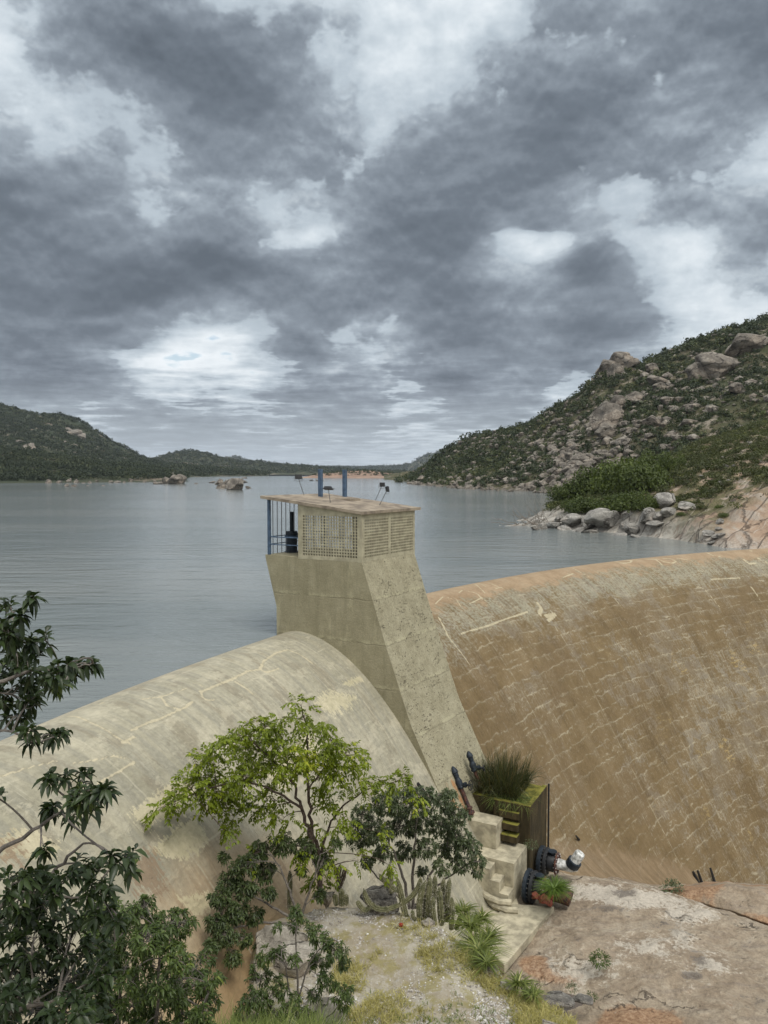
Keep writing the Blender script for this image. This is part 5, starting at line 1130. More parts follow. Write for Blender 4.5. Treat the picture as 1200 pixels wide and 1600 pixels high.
def kpt(px, py):  # ground point of the knoll seen at a photo pixel
    r = ray(px, py)
    lam = np.linspace(13, 23, 500); q = lam[:, None]*r; h = knoll_h(q[:, 0], q[:, 1]); i = int(np.argmax(q[:, 2] < h)); return np.array([q[i, 0], q[i, 1], h[i]])

# ------------------------------------------------------------------ plants
def leaves(B, Dv, Lg, Wd, droop, seed, nrm=None):
    r = np.random.default_rng(seed); n = len(B); Dv = Dv/(np.linalg.norm(Dv, axis=1)[:, None]+1e-9)
    up = np.tile([0, 0, 1.], (n, 1))+r.normal(size=(n, 3))*.35 if nrm is None else nrm
    S = np.cross(Dv, up); S /= np.linalg.norm(S, axis=1)[:, None]+1e-9; N = np.cross(S, Dv)
    Lg = np.broadcast_to(Lg, (n,))[:, None]; Wd = np.broadcast_to(Wd, (n,))[:, None]; dn = np.array([0, 0, -1.])*droop*Lg
    m1 = B+Dv*Lg*.38+dn*.12; m2 = B+Dv*Lg*.72+dn*.5; t = B+Dv*Lg*.98+dn
    f = N*Wd*.28
    V = np.stack([B, m1-S*Wd*.5+f, m1, m1+S*Wd*.5+f, m2-S*Wd*.36+f*.7, m2, m2+S*Wd*.36+f*.7, t], 1)
    F = np.array([[0, 2, 1, 1], [0, 3, 2, 2], [1, 2, 5, 4], [2, 3, 6, 5], [4, 5, 7, 7], [5, 6, 7, 7]])
    tri = np.array([[0, 2, 1], [0, 3, 2], [1, 2, 5], [1, 5, 4], [2, 3, 6], [2, 6, 5], [4, 5, 7], [5, 6, 7]])
    Fa = (tri[None]+8*np.arange(n)[:, None, None]).reshape(-1, 3)
    return V.reshape(-1, 3), Fa
def clear_dam(p, mar):
    for _ in range(80):
        X = RAD-math.hypot(p[0]-CX, p[1]-CY)
        if X > -1.5 and p[2]+DC+float(drop(np.array(X))) < mar: p = p*.992
        else: break
    return p
def tree(name, label, cat, stems, clumps, leafmat, bark, style, seed, tips=1., lsize=.06, lw=.4, droop=.3, d=20., dj=1., per=10, twr=.006, group=None, sv_=None, brr=.35):
    r = np.random.default_rng(seed)
    def pt(q, dd=0): return P(q[0], q[1], q[2] if len(q) > 2 and q[2] > 1.5 else d+dd)
    base = pt(stems[0][0][0]); root = empty(name, base, label=label, cat=cat, group=group)
    SP_ = []; tr = MB(); br = MB()
    for path, rad0, rad1 in stems:
        off = r.uniform(-.5, .5)*dj if len(SP_) else 0
        pts_ = np.array([clear_dam(pt(q, off*min(1, i/2)), .35) for i, q in enumerate(path)])
        # smooth resample
        tt = np.linspace(0, len(pts_)-1, len(pts_)*4); rs_ = np.stack([np.interp(tt, np.arange(len(pts_)), pts_[:, k]) for k in range(3)], -1)
        for _ in range(2): rs_[1:-1] = (rs_[:-2]+2*rs_[1:-1]+rs_[2:])/4
        rr_ = np.linspace(rad0, rad1, len(rs_)); rs_[1:-1] += r.normal(size=rs_[1:-1].shape)*rad0*.3
        tr.tube(rs_, rr_, 8); SP_ += [(q, w_) for q, w_ in zip(rs_[2:], rr_[2:])]
    SPp = np.array([q for q, _ in SP_]); SPr = np.array([w_ for _, w_ in SP_])
    LB = []; LD = []; LN = []; LVs = []
    for cl in clumps:
        px, py, rp = cl[:3]; c = P(px, py, d+r.uniform(-1, 1)*dj*(1 if len(cl) < 4 else 0)+(0 if len(cl) < 4 else cl[3])); R0 = rp/1200*c[1]; c = clear_dam(c, R0*1.5+.6)
        cost = np.linalg.norm(SPp-c, axis=1)+np.maximum(0, SPp[:, 2]-c[2])*1.; i = int(np.argmin(cost)); a = SPp[i]; ln = np.linalg.norm(c-a)
        if ln > R0*.3:
            mid = (a+c)/2+np.array([0, 0, ln*.1])+r.normal(size=3)*ln*.08; t = np.linspace(0, 1, 7)[:, None]; cur = (1-t)**2*a+2*t*(1-t)*mid+t*t*c
            br.tube(cur, np.linspace(max(twr*2.2, SPr[i]*brr), twr*1.3, 7), 5)
        else: cur = np.repeat(c[None], 7, 0)+r.normal(size=(7, 3))*.01
        n = max(3, int(tips*(rp/10)**2)); clv = r.normal(0, .12)
        dirs = r.normal(size=(n, 3)); dirs /= np.linalg.norm(dirs, axis=1)[:, None]; dirs[:, 2] *= .8
        T = c+dirs*(R0*r.uniform(.35, 1.05, n)**.7)[:, None]
        for k in range(n):
            s0 = cur[r.integers(3, 7)]; e = T[k]; mid = (s0+e)/2+r.normal(size=3)*R0*.12+[0, 0, R0*.12]; t = np.linspace(0, 1, 4)[:, None]
            tw = (1-t)**2*s0+2*t*(1-t)*mid+t*t*e; V_, F_ = tube(tw, [twr, twr*.8, twr*.65, twr*.4], 3); br.put(V_, F_)
            dr = tw[-1]-tw[-2]; dr /= np.linalg.norm(dr)+1e-9
            if style == 'whorl':
                m_ = per+r.integers(-1, 2); a1 = np.cross(dr, [0.3, .2, 1]); a1 /= np.linalg.norm(a1); a2 = np.cross(dr, a1); ph = np.arange(m_)*2.4+r.uniform(0, 6)
                rad = a1*np.cos(ph)[:, None]+a2*np.sin(ph)[:, None]; dd = rad*1.+dr*(.25+.5*np.linspace(0, 1, m_))[:, None]+np.array([0, 0, .15])
                LB.append(e-dr*lsize*.5*np.linspace(1, 0, m_)[:, None]); LD.append(dd); LVs.append(np.clip(r.uniform(.1, .85, m_)+clv, 0, 1))
            elif style == 'pinnate':
                for q in range(max(1, per//6)):
                    rd = dr*.6+r.normal(size=3)*.7+np.array([0, 0, -.15]); rd /= np.linalg.norm(rd); RL = lsize*3.2; m_ = 6; tq = np.linspace(.2, 1, m_)
                    ax_ = e+rd*(RL*tq)[:, None]+np.array([0, 0, -1.])*(RL*.35*tq**2)[:, None]; sd = np.cross(rd, [0, 0, 1]); sd /= np.linalg.norm(sd)+1e-9
                    for s_ in (-1, 1): LB.append(ax_); LD.append(sd*s_*.9+rd*.5+r.normal(size=(m_, 3))*.2+np.array([0, 0, -.35])); LVs.append(np.clip(r.uniform(.1, .85, m_)+clv, 0, 1))
                    LB.append(ax_[-1:]); LD.append(rd[None]+[0, 0, -.3]); LVs.append(np.array([.6]))
            else:
                m_ = per; tq = r.uniform(.35, 1, m_); ax_ = s0+(e-s0)*tq[:, None]+r.normal(size=(m_, 3))*lsize*.3
                LB.append(ax_); LD.append(r.normal(size=(m_, 3))*.8+dr*.6+np.array([0, 0, -.1])); LVs.append(np.clip(r.uniform(.1, .85, m_)+clv, 0, 1))
    LB = np.vstack(LB); LD = np.vstack(LD); lv = np.concatenate(LVs); n = len(LB); Lg = lsize*r.uniform(.65, 1.2, n)
    V, F = leaves(LB, LD, Lg, Lg*lw, droop, seed+1)
    tr.build('trunk', bark, root, True); br.build('branches', bark, root, True)
    lv8 = np.repeat(lv, 8)
    me = raw_mesh('crown', V, F, True, dict(lv=lv8)); link_mesh('crown', me, leafmat, root); return root
M['lf_yel'] = leaf_material('yellow_green_leaves', (.085, .115, .006), (.20, .25, .012), (.31, .33, .02), .3)
M['lf_dark'] = leaf_material('dark_glossy_leaves', (.012, .022, .008), (.042, .066, .02), (.09, .12, .025), .16, .38)
M['lf_fern'] = leaf_material('fern_leaves', (.05, .085, .01), (.13, .20, .025), (.2, .27, .05), .25)
M['lf_mid'] = leaf_material('green_leaves', (.028, .048, .012), (.092, .132, .032), (.15, .19, .03), .25)
M['lf_shrub'] = leaf_material('shrub_leaves', (.03, .046, .016), (.085, .115, .038), (.14, .17, .05), .25)
M['lf_grey'] = leaf_material('grey_green_leaves', (.045, .062, .028), (.115, .145, .068), (.19, .215, .11), .22)
# the yellow-green tree in front of the dam
tree('tree', 'slender tree with yellow-green feathery leaves in front of the pale spillway', 'tree',
     [([(503, 1398), (494, 1350), (484, 1300), (470, 1262), (458, 1225), (446, 1180)], .075, .022), ([(501, 1340), (488, 1300), (484, 1250), (480, 1200), (482, 1150), (472, 1108)], .06, .012),
      ([(497, 1352), (508, 1310), (522, 1275), (545, 1250), (585, 1228), (625, 1220)], .04, .01), ([(470, 1262), (440, 1242), (400, 1222), (350, 1225), (300, 1240), (255, 1262)], .035, .01), ([(458, 1225), (430, 1190), (395, 1160), (380, 1135)], .025, .01), ([(484, 1230), (505, 1200), (530, 1180), (560, 1180)], .022, .01)],
     [(470, 1102, 13), (476, 1122, 17), (492, 1140, 22), (515, 1155, 20), (440, 1150, 22), (420, 1135, 14), (392, 1128, 20), (372, 1148, 24), (350, 1165, 22), (330, 1182, 20), (400, 1172, 30), (305, 1190, 16), (325, 1212, 26), (295, 1228, 24), (270, 1250, 20), (248, 1266, 12),
      (320, 1248, 24), (350, 1238, 26), (385, 1215, 28), (420, 1200, 26), (450, 1182, 26), (480, 1180, 22), (508, 1185, 22), (540, 1175, 22), (565, 1188, 14), (530, 1205, 20), (500, 1215, 20), (365, 1275, 16), (350, 1298, 9), (405, 1262, 18), (440, 1282, 18), (425, 1250, 18), (545, 1230, 12), (510, 1250, 14), (485, 1300, 12),
      (495, 1330, 15), (575, 1225, 14), (600, 1222, 16), (622, 1220, 13), (638, 1216, 6), (530, 1295, 16), (500, 1370, 18), (520, 1345, 12), (470, 1335, 12), (540, 1280, 12), (395, 1335, 12), (440, 1120, 8), (590, 1300, 9), (655, 1245, 6), (560, 1345, 10), (605, 1350, 10)],
     M['lf_yel'], M['bark'], 'pinnate', 101, 3.1, .108, .58, .25, 20.3, .9, 12, .005)
tree('shrub', 'rounded grey-green small-leaved shrub between the tall tree and the pier', 'shrub',
     [([(640, 1420), (630, 1370), (610, 1320), (590, 1270)], .05, .015), ([(645, 1420), (645, 1360), (650, 1300), (655, 1250)], .05, .015), ([(650, 1420), (670, 1370), (700, 1320), (705, 1270)], .05, .012), ([(648, 1415), (690, 1380), (730, 1350), (750, 1345)], .04, .01), ([(640, 1415), (605, 1385), (570, 1350), (560, 1310)], .035, .01)],
     [(570, 1275, 26), (600, 1255, 26), (560, 1310, 22), (590, 1300, 26), (625, 1290, 26), (630, 1255, 24), (665, 1250, 26), (695, 1255, 22), (715, 1275, 22), (690, 1290, 26), (655, 1285, 24), (720, 1305, 22), (735, 1325, 20), (748, 1345, 14), (745, 1365, 10), (700, 1325, 24), (665, 1325, 22), (630, 1330, 20), (600, 1335, 18), (690, 1355, 16), (720, 1350, 18), (660, 1360, 12), (575, 1345, 14), (700, 1240, 14), (640, 1238, 14), (610, 1238, 12)],
     M['lf_grey'], M['greybark'], 'whorl', 102, 11., .115, .42, .35, 21.6, .7, 9, .005)
tree('shrub', 'dark green shrub on the left edge of the knoll under the tall tree', 'shrub',
     [([(470, 1440), (455, 1400), (440, 1360), (420, 1330)], .045, .012), ([(468, 1440), (480, 1400), (495, 1360), (500, 1335)], .04, .012), ([(465, 1442), (425, 1415), (385, 1395), (355, 1385)], .04, .01), ([(460, 1445), (410, 1440), (365, 1450), (340, 1470)], .035, .01)],
     [(405, 1330, 22), (440, 1318, 22), (475, 1325, 20), (505, 1345, 16), (380, 1352, 22), (415, 1360, 22), (360, 1378, 22), (345, 1402, 20), (385, 1392, 20), (420, 1395, 14), (365, 1425, 22), (335, 1440, 16), (395, 1430, 18), (350, 1462, 20), (380, 1468, 14), (330, 1478, 12), (365, 1498, 14), (500, 1400, 12), (470, 1360, 10), (525, 1320, 10), (350, 1340, 10), (405, 1478, 9)],
     M['lf_shrub'], M['greybark'], 'whorl', 103, 13., .115, .42, .45, 19.6, .6, 9, .005)
tree('young_shrub', 'young leafy shrub growing in front of the big pale rock', 'shrub',
     [([(468, 1640), (468, 1580), (464, 1530), (462, 1480), (463, 1440)], .03, .01), ([(467, 1600), (450, 1540), (445, 1500), (430, 1490)], .02, .008), ([(467, 1560), (480, 1510), (500, 1480), (520, 1490)], .02, .008), ([(469, 1610), (430, 1580), (400, 1550)], .02, .008), ([(470, 1610), (520, 1585), (545, 1550)], .018, .008)],
     [(462, 1425, 14), (465, 1442, 16), (433, 1448, 9), (490, 1458, 18), (505, 1470, 16), (415, 1493, 18), (440, 1485, 14), (525, 1485, 20), (500, 1500, 20), (535, 1505, 14), (510, 1530, 18), (405, 1525, 22), (430, 1545, 24), (395, 1560, 24), (455, 1570, 22), (380, 1590, 24), (420, 1590, 26), (480, 1590, 18), (490, 1555, 14), (530, 1550, 20), (540, 1565, 14), (545, 1545, 8), (460, 1500, 12)],
     M['lf_mid'], M['greybark'], 'whorl', 104, 7., .10, .38, .55, 15.8, .5, 9, .005)
# left foreground bush
cl = []; r = np.random.default_rng(9)
for py in range(1425, 1690, 26):
    x1 = np.interp(py, [1425, 1450, 1500, 1550, 1700], [285, 300, 312, 330, 345])
    for px in np.arange(150, x1, 27): cl.append((px+r.normal()*7, py+r.normal()*6, 22+r.uniform(-4, 5)))
cl += [(330, 1530, 14), (345, 1525, 10), (320, 1545, 16), (175, 1415, 16), (230, 1420, 15), (268, 1428, 14)]
tree('bush', 'dense mid-green bush at the lower left between the dark tree and the rock', 'bush',
     [([(230, 1900), (235, 1700), (250, 1560), (245, 1450)], .05, .012), ([(228, 1880), (190, 1700), (185, 1560), (180, 1450)], .05, .012), ([(235, 1850), (280, 1700), (300, 1600), (330, 1540)], .04, .01)],
     cl, M['lf_mid'], M['greybark'], 'whorl', 105, 5., .085, .36, .45, 10.2, .9, 9, .004)
# dark big-leaved tree reaching in from the left
tree('tree', 'dark large-leaved tree reaching in from the left edge close to the viewer', 'tree',
     [([(-420, 2150), (-330, 1800), (-260, 1500), (-190, 1250), (-120, 1080)], .13, .05), ([(-290, 1650), (-120, 1500), (-20, 1432), (45, 1392), (95, 1352), (130, 1318)], .04, .008), ([(-245, 1450), (-90, 1385), (0, 1330), (70, 1290), (110, 1250)], .03, .007),
      ([(-150, 1150), (-60, 1110), (0, 1065), (60, 1045), (110, 1045), (145, 1036)], .025, .004), ([(-120, 1080), (-60, 1020), (-10, 985), (20, 958), (55, 928)], .02, .003), ([(-300, 1700), (-120, 1640), (0, 1590), (90, 1560)], .04, .01), ([(45, 1392), (90, 1398), (140, 1405)], .014, .006), ([(-160, 1160), (-70, 1150), (10, 1140), (60, 1160)], .02, .005)],
     [(15, 945, 14), (10, 990, 34), (40, 1010, 30), (70, 1000, 20), (5, 1040, 36), (50, 1045, 32), (85, 1050, 24), (20, 1085, 36), (60, 1085, 30), (90, 1075, 16), (25, 1118, 20), (45, 1140, 14), (80, 1150, 9), (100, 1146, 6), (52, 1160, 9), (125, 1042, 7), (145, 1038, 6), (112, 1052, 8), (50, 935, 4), (30, 965, 8),
      (72, 1216, 13), (100, 1212, 18), (130, 1216, 22), (155, 1238, 16), (120, 1246, 28), (88, 1252, 20), (145, 1266, 18), (112, 1276, 16), (165, 1235, 9), (-8, 1245, 10),
      (62, 1335, 10), (125, 1348, 18), (155, 1358, 22), (185, 1345, 20), (205, 1335, 12), (60, 1372, 28), (20, 1380, 30), (100, 1380, 30), (150, 1385, 28), (200, 1362, 14), (30, 1405, 36), (75, 1420, 36), (120, 1425, 34), (160, 1425, 26), (10, 1450, 38), (55, 1465, 38), (105, 1475, 36), (150, 1470, 30), (190, 1440, 18),
      (20, 1510, 42), (70, 1520, 42), (120, 1525, 38), (160, 1515, 28), (10, 1565, 44), (60, 1575, 42), (110, 1580, 38), (150, 1570, 30), (20, 1620, 46), (90, 1630, 46), (150, 1620, 30)],
     M['lf_dark'], M['greybark'], 'whorl', 106, 1.1, .10, .42, .4, 5.6, .55, 8, .004, brr=.3)

# cacti
def ribbed(path, rad, seed, ribs=9, taper=.75):
    path = np.array(path, float); tt = np.linspace(0, len(path)-1, 16); pth = np.stack([np.interp(tt, np.arange(len(path)), path[:, k]) for k in range(3)], -1)
    for _ in range(3): pth[1:-1] = (pth[:-2]+2*pth[1:-1]+pth[2:])/4
    rr = rad*np.concatenate([[taper], np.linspace(taper+.1, 1, 6), np.linspace(1, .95, 6), [.82, .55, .12]])
    pf = np.where(np.arange(ribs*2) % 2 == 0, 1., .74); V, F = tube(pth, rr, ribs*2, pf); r = np.random.default_rng(seed)
    n = int(330*np.linalg.norm(np.diff(pth, axis=0), axis=1).sum()); V3 = V.reshape(16, ribs*2, 3); i = r.integers(0, 15, n); j = r.integers(0, ribs, n)*2; u = r.random(n)[:, None]
    b = V3[i, j]*(1-u)+V3[i+1, j]*u; o = b-(pth[i]*(1-u)+pth[i+1]*u); o /= np.linalg.norm(o, axis=1)[:, None]+1e-9; d = o+r.normal(size=(n, 3))*.5; e = b+d*r.uniform(.02, .055, n)[:, None]
    s = np.cross(d, r.normal(size=(n, 3))); s /= np.linalg.norm(s, axis=1)[:, None]; s *= .0035
    SV = np.stack([b-s, b+s, e], 1).reshape(-1, 3); SF = np.arange(3*n).reshape(-1, 3); return V, F, SV, SF
M['cactus'] = plain('cactus_skin', (.17, .165, .09), .7, 0, .3, 7., .2, col2=(.09, .095, .045)); M['spine'] = plain('spines', (.50, .46, .38), .8, 0, .2, 5); M['drycactus'] = plain('dry_cactus_skin', (.11, .085, .06), .8, 0, .3, 9., .3)
def cactus(label, arms, rad, d, seed, group=None, mat='cactus'):
    root = empty('cactus', P(arms[0][0][0], arms[0][0][1], d), label=label, cat='cactus', group=group)
    SVs = []; SFs = []; n = 0
    for k, a in enumerate(arms):
        r_ = a[-1] if isinstance(a[-1], float) else rad; path = [P(q[0], q[1], d+(q[2] if len(q) > 2 else 0)) for q in a if not isinstance(q, float)]
        V, F, SV, SF = ribbed(path, r_, seed+k); m = MB(); m.put(V, F); m.build('stem', M[mat], root, True); SVs.append(SV); SFs.append(SF+n); n += len(SV)
    me = raw_mesh('spines', np.vstack(SVs), np.vstack(SFs), False); link_mesh('spines', me, M['spine'], root)
cd = 20.2
cactus('branching cactus with curved candelabra arms beside the dark grey rock', [[(638, 1440), (632, 1425), (627, 1400), (620, 1370), .085], [(629, 1412), (645, 1400), (655, 1385), (658, 1370), .075], [(626, 1413), (605, 1422), (585, 1420), (572, 1405), (568, 1388), .075], [(623, 1392), (612, 1388), (606, 1376), .07], [(615, 1390), (603, 1380), (592, 1365), .065, ], [(612, 1395, .4), (610, 1370, .4), (608, 1350, .4), .08], [(585, 1412), (570, 1424), (560, 1412), (559, 1407), .07]], .08, cd, 500)
cactus('clump of upright ribbed cactus columns left of the spiky plants', [[(655, 1440), (655, 1410), (663, 1378), .085], [(668, 1443), (670, 1405), (672, 1368), .085], [(672, 1443, .3), (678, 1400, .3), (680, 1366, .3), .08], [(690, 1445), (688, 1420), (686, 1386), .09], [(700, 1440, .3), (699, 1400, .3), (703, 1372, .3), .08], [(694, 1440, .5), (692, 1400, .5), (693, 1372, .5), .08], [(705, 1452), (706, 1425), (706, 1402), .08], [(712, 1452), (718, 1438), (724, 1424), .07], [(660, 1438, .3), (664, 1400, .3), (665, 1375, .3), .08], [(648, 1440), (645, 1430), (644, 1422), .055], [(680, 1445, -.2), (676, 1420, -.2), (677, 1400, -.2), .07]], .085, cd-.2, 540)
cactus('small round pair of cactus columns left of the dark grey rock', [[(534, 1415), (534, 1400), (533, 1388), .09], [(526, 1414), (524, 1405), (523, 1397), .08], [(541, 1414), (541, 1405), (540, 1397), .075]], .08, 20.6, 580)
cactus('dark dried-out cactus standing behind the small cactus pair', [[(531, 1394), (530, 1375), (522, 1352), .07], [(529, 1390), (536, 1372), (540, 1355), .07], [(530, 1390), (528, 1370), (532, 1350), .07]], .07, 21.4, 600, mat='drycactus')
cactus('thin upright cactus column in the dark shrub on the left', [[(452, 1420), (453, 1390), (453, 1360), .07]], .07, 20.4, 610)
# rosettes
def blades(bases, dirs, lens, wid, bend, seed, segs=5):
    r = np.random.default_rng(seed); n = len(bases); t = np.linspace(0, 1, segs+1)[None, :, None]; d = dirs/np.linalg.norm(dirs, axis=1)[:, None]; h = d*[1, 1, 0]; h /= np.linalg.norm(h, axis=1)[:, None]+1e-6
    c = bases[:, None]+d[:, None]*lens[:, None, None]*t+(h[:, None]*.5-np.array([0, 0, 1.])*1.)*(bend*lens)[:, None, None]*t**2.2
    s = np.cross(d, [0, 0, 1.])+r.normal(size=(n, 3))*.2; s /= np.linalg.norm(s, axis=1)[:, None]+1e-6; w_ = (wid*np.ones(n))[:, None, None]*(1-t**1.6*.97)*np.minimum(1, .5+t*3)
    V = np.stack([c-s[:, None]*w_, c+s[:, None]*w_], 2).reshape(-1, 3); b = np.arange(n)[:, None, None]*(2*(segs+1)); k = np.arange(segs)[None, :, None]*2
    F = (b+k+np.array([0, 1, 3, 2])).reshape(-1, 4); return V, F, 2*(segs+1)
M['spiky'] = leaf_material('spiky_leaves', (.06, .085, .018), (.19, .225, .05), (.42, .40, .16), .3)
M['reed'] = leaf_material('reed_blades', (.02, .022, .009), (.065, .075, .022), (.17, .125, .05), .15)
M['drygrass'] = leaf_material('dry_grass', (.26, .235, .08), (.46, .41, .17), (.58, .53, .30), .3, .8)
M['greengrass'] = leaf_material('green_grass', (.06, .09, .02), (.19, .235, .06), (.36, .36, .15), .3, .7)
def rosette(p, R0, n, seed, label, group=None, mat='spiky', name='spiky_plant', cat='plant', up=.55, wid=.022):
    r = np.random.default_rng(seed); ph = r.uniform(0, 6.283, n); e = r.uniform(.12, 1., n)**.8*up*2
    D = np.stack([np.cos(ph), np.sin(ph), e], -1); ln = R0*r.uniform(.6, 1.1, n); V, F, k = blades(np.tile(p, (n, 1))+r.normal(size=(n, 3))*[.04, .04, .01], D, ln, wid*r.uniform(.7, 1.1, n), .45, seed)
    o = link_mesh(name, raw_mesh(name, V-p, F, False, dict(lv=np.repeat(r.random(n), k))), M[mat]); o.location = tuple(p); tag(o, label, cat, group)
for i, (px, py, R0, n, lab) in enumerate([(748, 1480, .72, 110, 'largest yellow-green spiky plant at the knoll edge above the slab'), (735, 1442, .62, 90, 'spiky plant just right of the cactus clump'), (762, 1462, .55, 80, 'spiky plant on the slab side of the largest one'), (722, 1420, .5, 70, 'topmost spiky plant behind the cactus clump'),
                                         (760, 1500, .5, 70, 'spiky plant hanging lowest over the pale edge stone'), (752, 1430, .42, 50, 'thin spiky plant nearest the curved gutter rim'), (810, 1532, .42, 55, 'small spiky plant on the knoll edge above the pothole'), (832, 1548, .36, 45, 'smallest spiky plant at the knoll edge near the pothole')]):
    p = P(px, py+6, (18.6, 19.6, 19.2, 20.2, 17.9, 20., 17.2, 16.8)[i]); rosette(p, R0*1.18, int(n*1.9), 700+i, lab, None, wid=.017)
# reeds in the planter
r = np.random.default_rng(31); n = 1500; c0 = L(8.7, 3.2, -14.25); b = np.stack([L(7.8+1.8*q, 2.25+2.0*w_, -14.25) for q, w_ in r.random((n, 2))]); o_ = (b-c0); D = o_*[.22, .22, 0]+r.normal(size=(n, 3))*[.2, .2, 0]+[0, 0, 1]
ln = r.uniform(1.1, 2.5, n)*(1-.22*np.hypot(o_[:, 0], o_[:, 1])); V, F, k = blades(b, D, ln, r.uniform(.010, .02, n), r.uniform(.0, .95, n)**2, 32); p = c0
o = link_mesh('reeds', raw_mesh('reeds', V-p, F, False, dict(lv=np.repeat(np.clip(r.random(n)*1.05, 0, 1), k))), M['reed']); o.location = tuple(p); tag(o, 'tall dense tuft of dark reeds growing out of the mossy planter', 'reeds')
n = 420; b = np.stack([L(8.4+1.7*q, 2.2+.9*w_, -14.2) for q, w_ in r.random((n, 2))]); D = r.normal(size=(n, 3))*[1, 1, .1]+np.array([*(-TV*.8), .45]); V, F, k = blades(b, D, r.uniform(.3, .8, n), .012, .7, 33)
o = link_mesh('grass_fringe', raw_mesh('grass_fringe', V-p, F, False, dict(lv=np.repeat(r.random(n), k))), M['greengrass']); o.location = tuple(p); tag(o, 'trailing grass spilling over the planter front under the reeds', 'grass', kind='stuff')
# fern-like plant at the valves, small rock plant, others
def tuft(px, py, d, R0, n, seed, label, lsz=.09, mat='lf_mid', name='plant', cat='plant', flat=.8):
    r = np.random.default_rng(seed); p = P(px, py, d); dv = r.normal(size=(n, 3)); dv[:, 2] = np.abs(dv[:, 2])*flat; dv /= np.linalg.norm(dv, axis=1)[:, None]; B = dv*(R0*r.uniform(.2, 1, n)**.6)[:, None]
    V, F = leaves(B, dv+r.normal(size=(n, 3))*.5, lsz*r.uniform(.6, 1.2, n), lsz*.3, .4, seed); o = link_mesh(name, raw_mesh(name, V, F, True, dict(lv=np.repeat(r.random(n), 8))), M[mat]); o.location = tuple(p); tag(o, label, cat)
M['spiky2'] = leaf_material('feathery_leaves', (.04, .075, .01), (.12, .19, .025), (.2, .27, .05), .25)
rosette(P(866, 1392, 29.0), .85, 620, 801, 'bright green feathery plant growing over the pipe by the valves', None, 'spiky2', 'plant', 'plant', .75, .016)
tuft(937, 1503, 25.6, .36, 420, 802, 'small dark green plant alone on the bare rock platform', .11, 'lf_mid')
tuft(830, 1322, 31.2, .3, 150, 803, 'little pale weed on the planter wall above the far valve', .09, 'lf_grey')
tuft(1050, 1392, 33.8, .5, 260, 804, 'small dry weed at the spillway toe left of the steel stubs', .16, 'lf_grey', flat=1.4)
tuft(925, 1558, 24., .18, 120, 805, 'little green weed by the pothole in the rock', .08, 'lf_mid')
tuft(893, 1545, 24., .2, 90, 806, 'thin weed just above the pothole in the rock', .09, 'lf_grey', flat=1.5)
# rocks on and around the knoll
def near_rock(px, py, d, s, lab, flat=.7, asp=(1.2, 1.), mesh=None, rz=0., kind='granite_near', sd=1):
    p = P(px, py, d); o = bpy.data.objects.new('rock', BM[kind][sd % 7]); COL.objects.link(o); o.location = tuple(p); o.scale = (s*asp[0], s*asp[1], s*flat); o.rotation_euler = (.1, .05, rz); tag(o, lab, 'rock')
near_rock(447, 1482, 18.9, .98, 'big pale rock with a steep left face at the knoll corner', 1.0, (.95, .9), rz=.4, sd=2)
near_rock(470, 1500, 18.0, .62, 'pale flat-topped rock behind the young shrub', .8, (1.2, .9), rz=.2, sd=3)
near_rock(515, 1602, 16.0, .62, 'brownish rock at the bottom under the young shrub', .9, (1.2, 1), rz=.9, sd=4)
near_rock(598, 1407, 20.6, .47, 'dark grey cracked rock cradled by the branching cactus', .85, (1.3, 1.), rz=.2, kind='granite_grey', sd=5)
near_rock(511, 1402, 21.2, .34, 'small grey upright rock behind the small cactus pair', .9, (.9, .9), rz=.2, sd=6)
near_rock(762, 1515, 17.9, .36, 'pale edge stone under the spiky plants', .6, (1.4, .8), rz=-.7, sd=1)
near_rock(795, 1544, 17.3, .22, 'small pale stone on the knoll edge right of the edge stone', .6, (1.4, .8), rz=-.7, sd=3)
near_rock(670, 1440, 19.7, .2, 'pale stone at the foot of the cactus clump', .6, sd=0)
near_rock(868, 1562, 23.6, .42, 'dark wet rock in the pothole', .45, (1.5, .8), rz=-.2, kind='granite_grey', sd=2)
near_rock(907, 1562, 23.6, .34, 'dark rock on the right of the pothole', .5, (1.3, .8), rz=-.2, kind='granite_grey', sd=4)
near_rock(862, 1612, 15.6, .3, 'granite block breaking out of the knoll at the bottom edge', .5, (1.5, 1), rz=-.6, sd=5)
c = PZ(877, 1574, -17.72); m = MB(); t = np.linspace(0, 2*math.pi, 24, endpoint=False); pl_ = np.stack([c[0]+.75*np.cos(t)*(1+.15*np.sin(3*t)), c[1]+.5*np.sin(t), c[2]+.16+0*t], -1); m.prism(pl_, (0, 0, -.3))
mtw, g = material('puddle_water'); finish(g, (.10, .075, .055), .08, None, .5); m.build('puddle', mtw, None, kind='structure')
tuft_p = kpt(627, 1449); me = boulder_mesh('fruit', 5, plain('red_fruit', (.30, .03, .02), .5), 2, 2, .05); o = bpy.data.objects.new('cactus_fruit', me); COL.objects.link(o); o.location = tuple(tuft_p+[0, 0, .05]); o.scale = (.075, .075, .065); tag(o, 'red cactus fruit lying on the pale ground below the branching cactus', 'fruit')
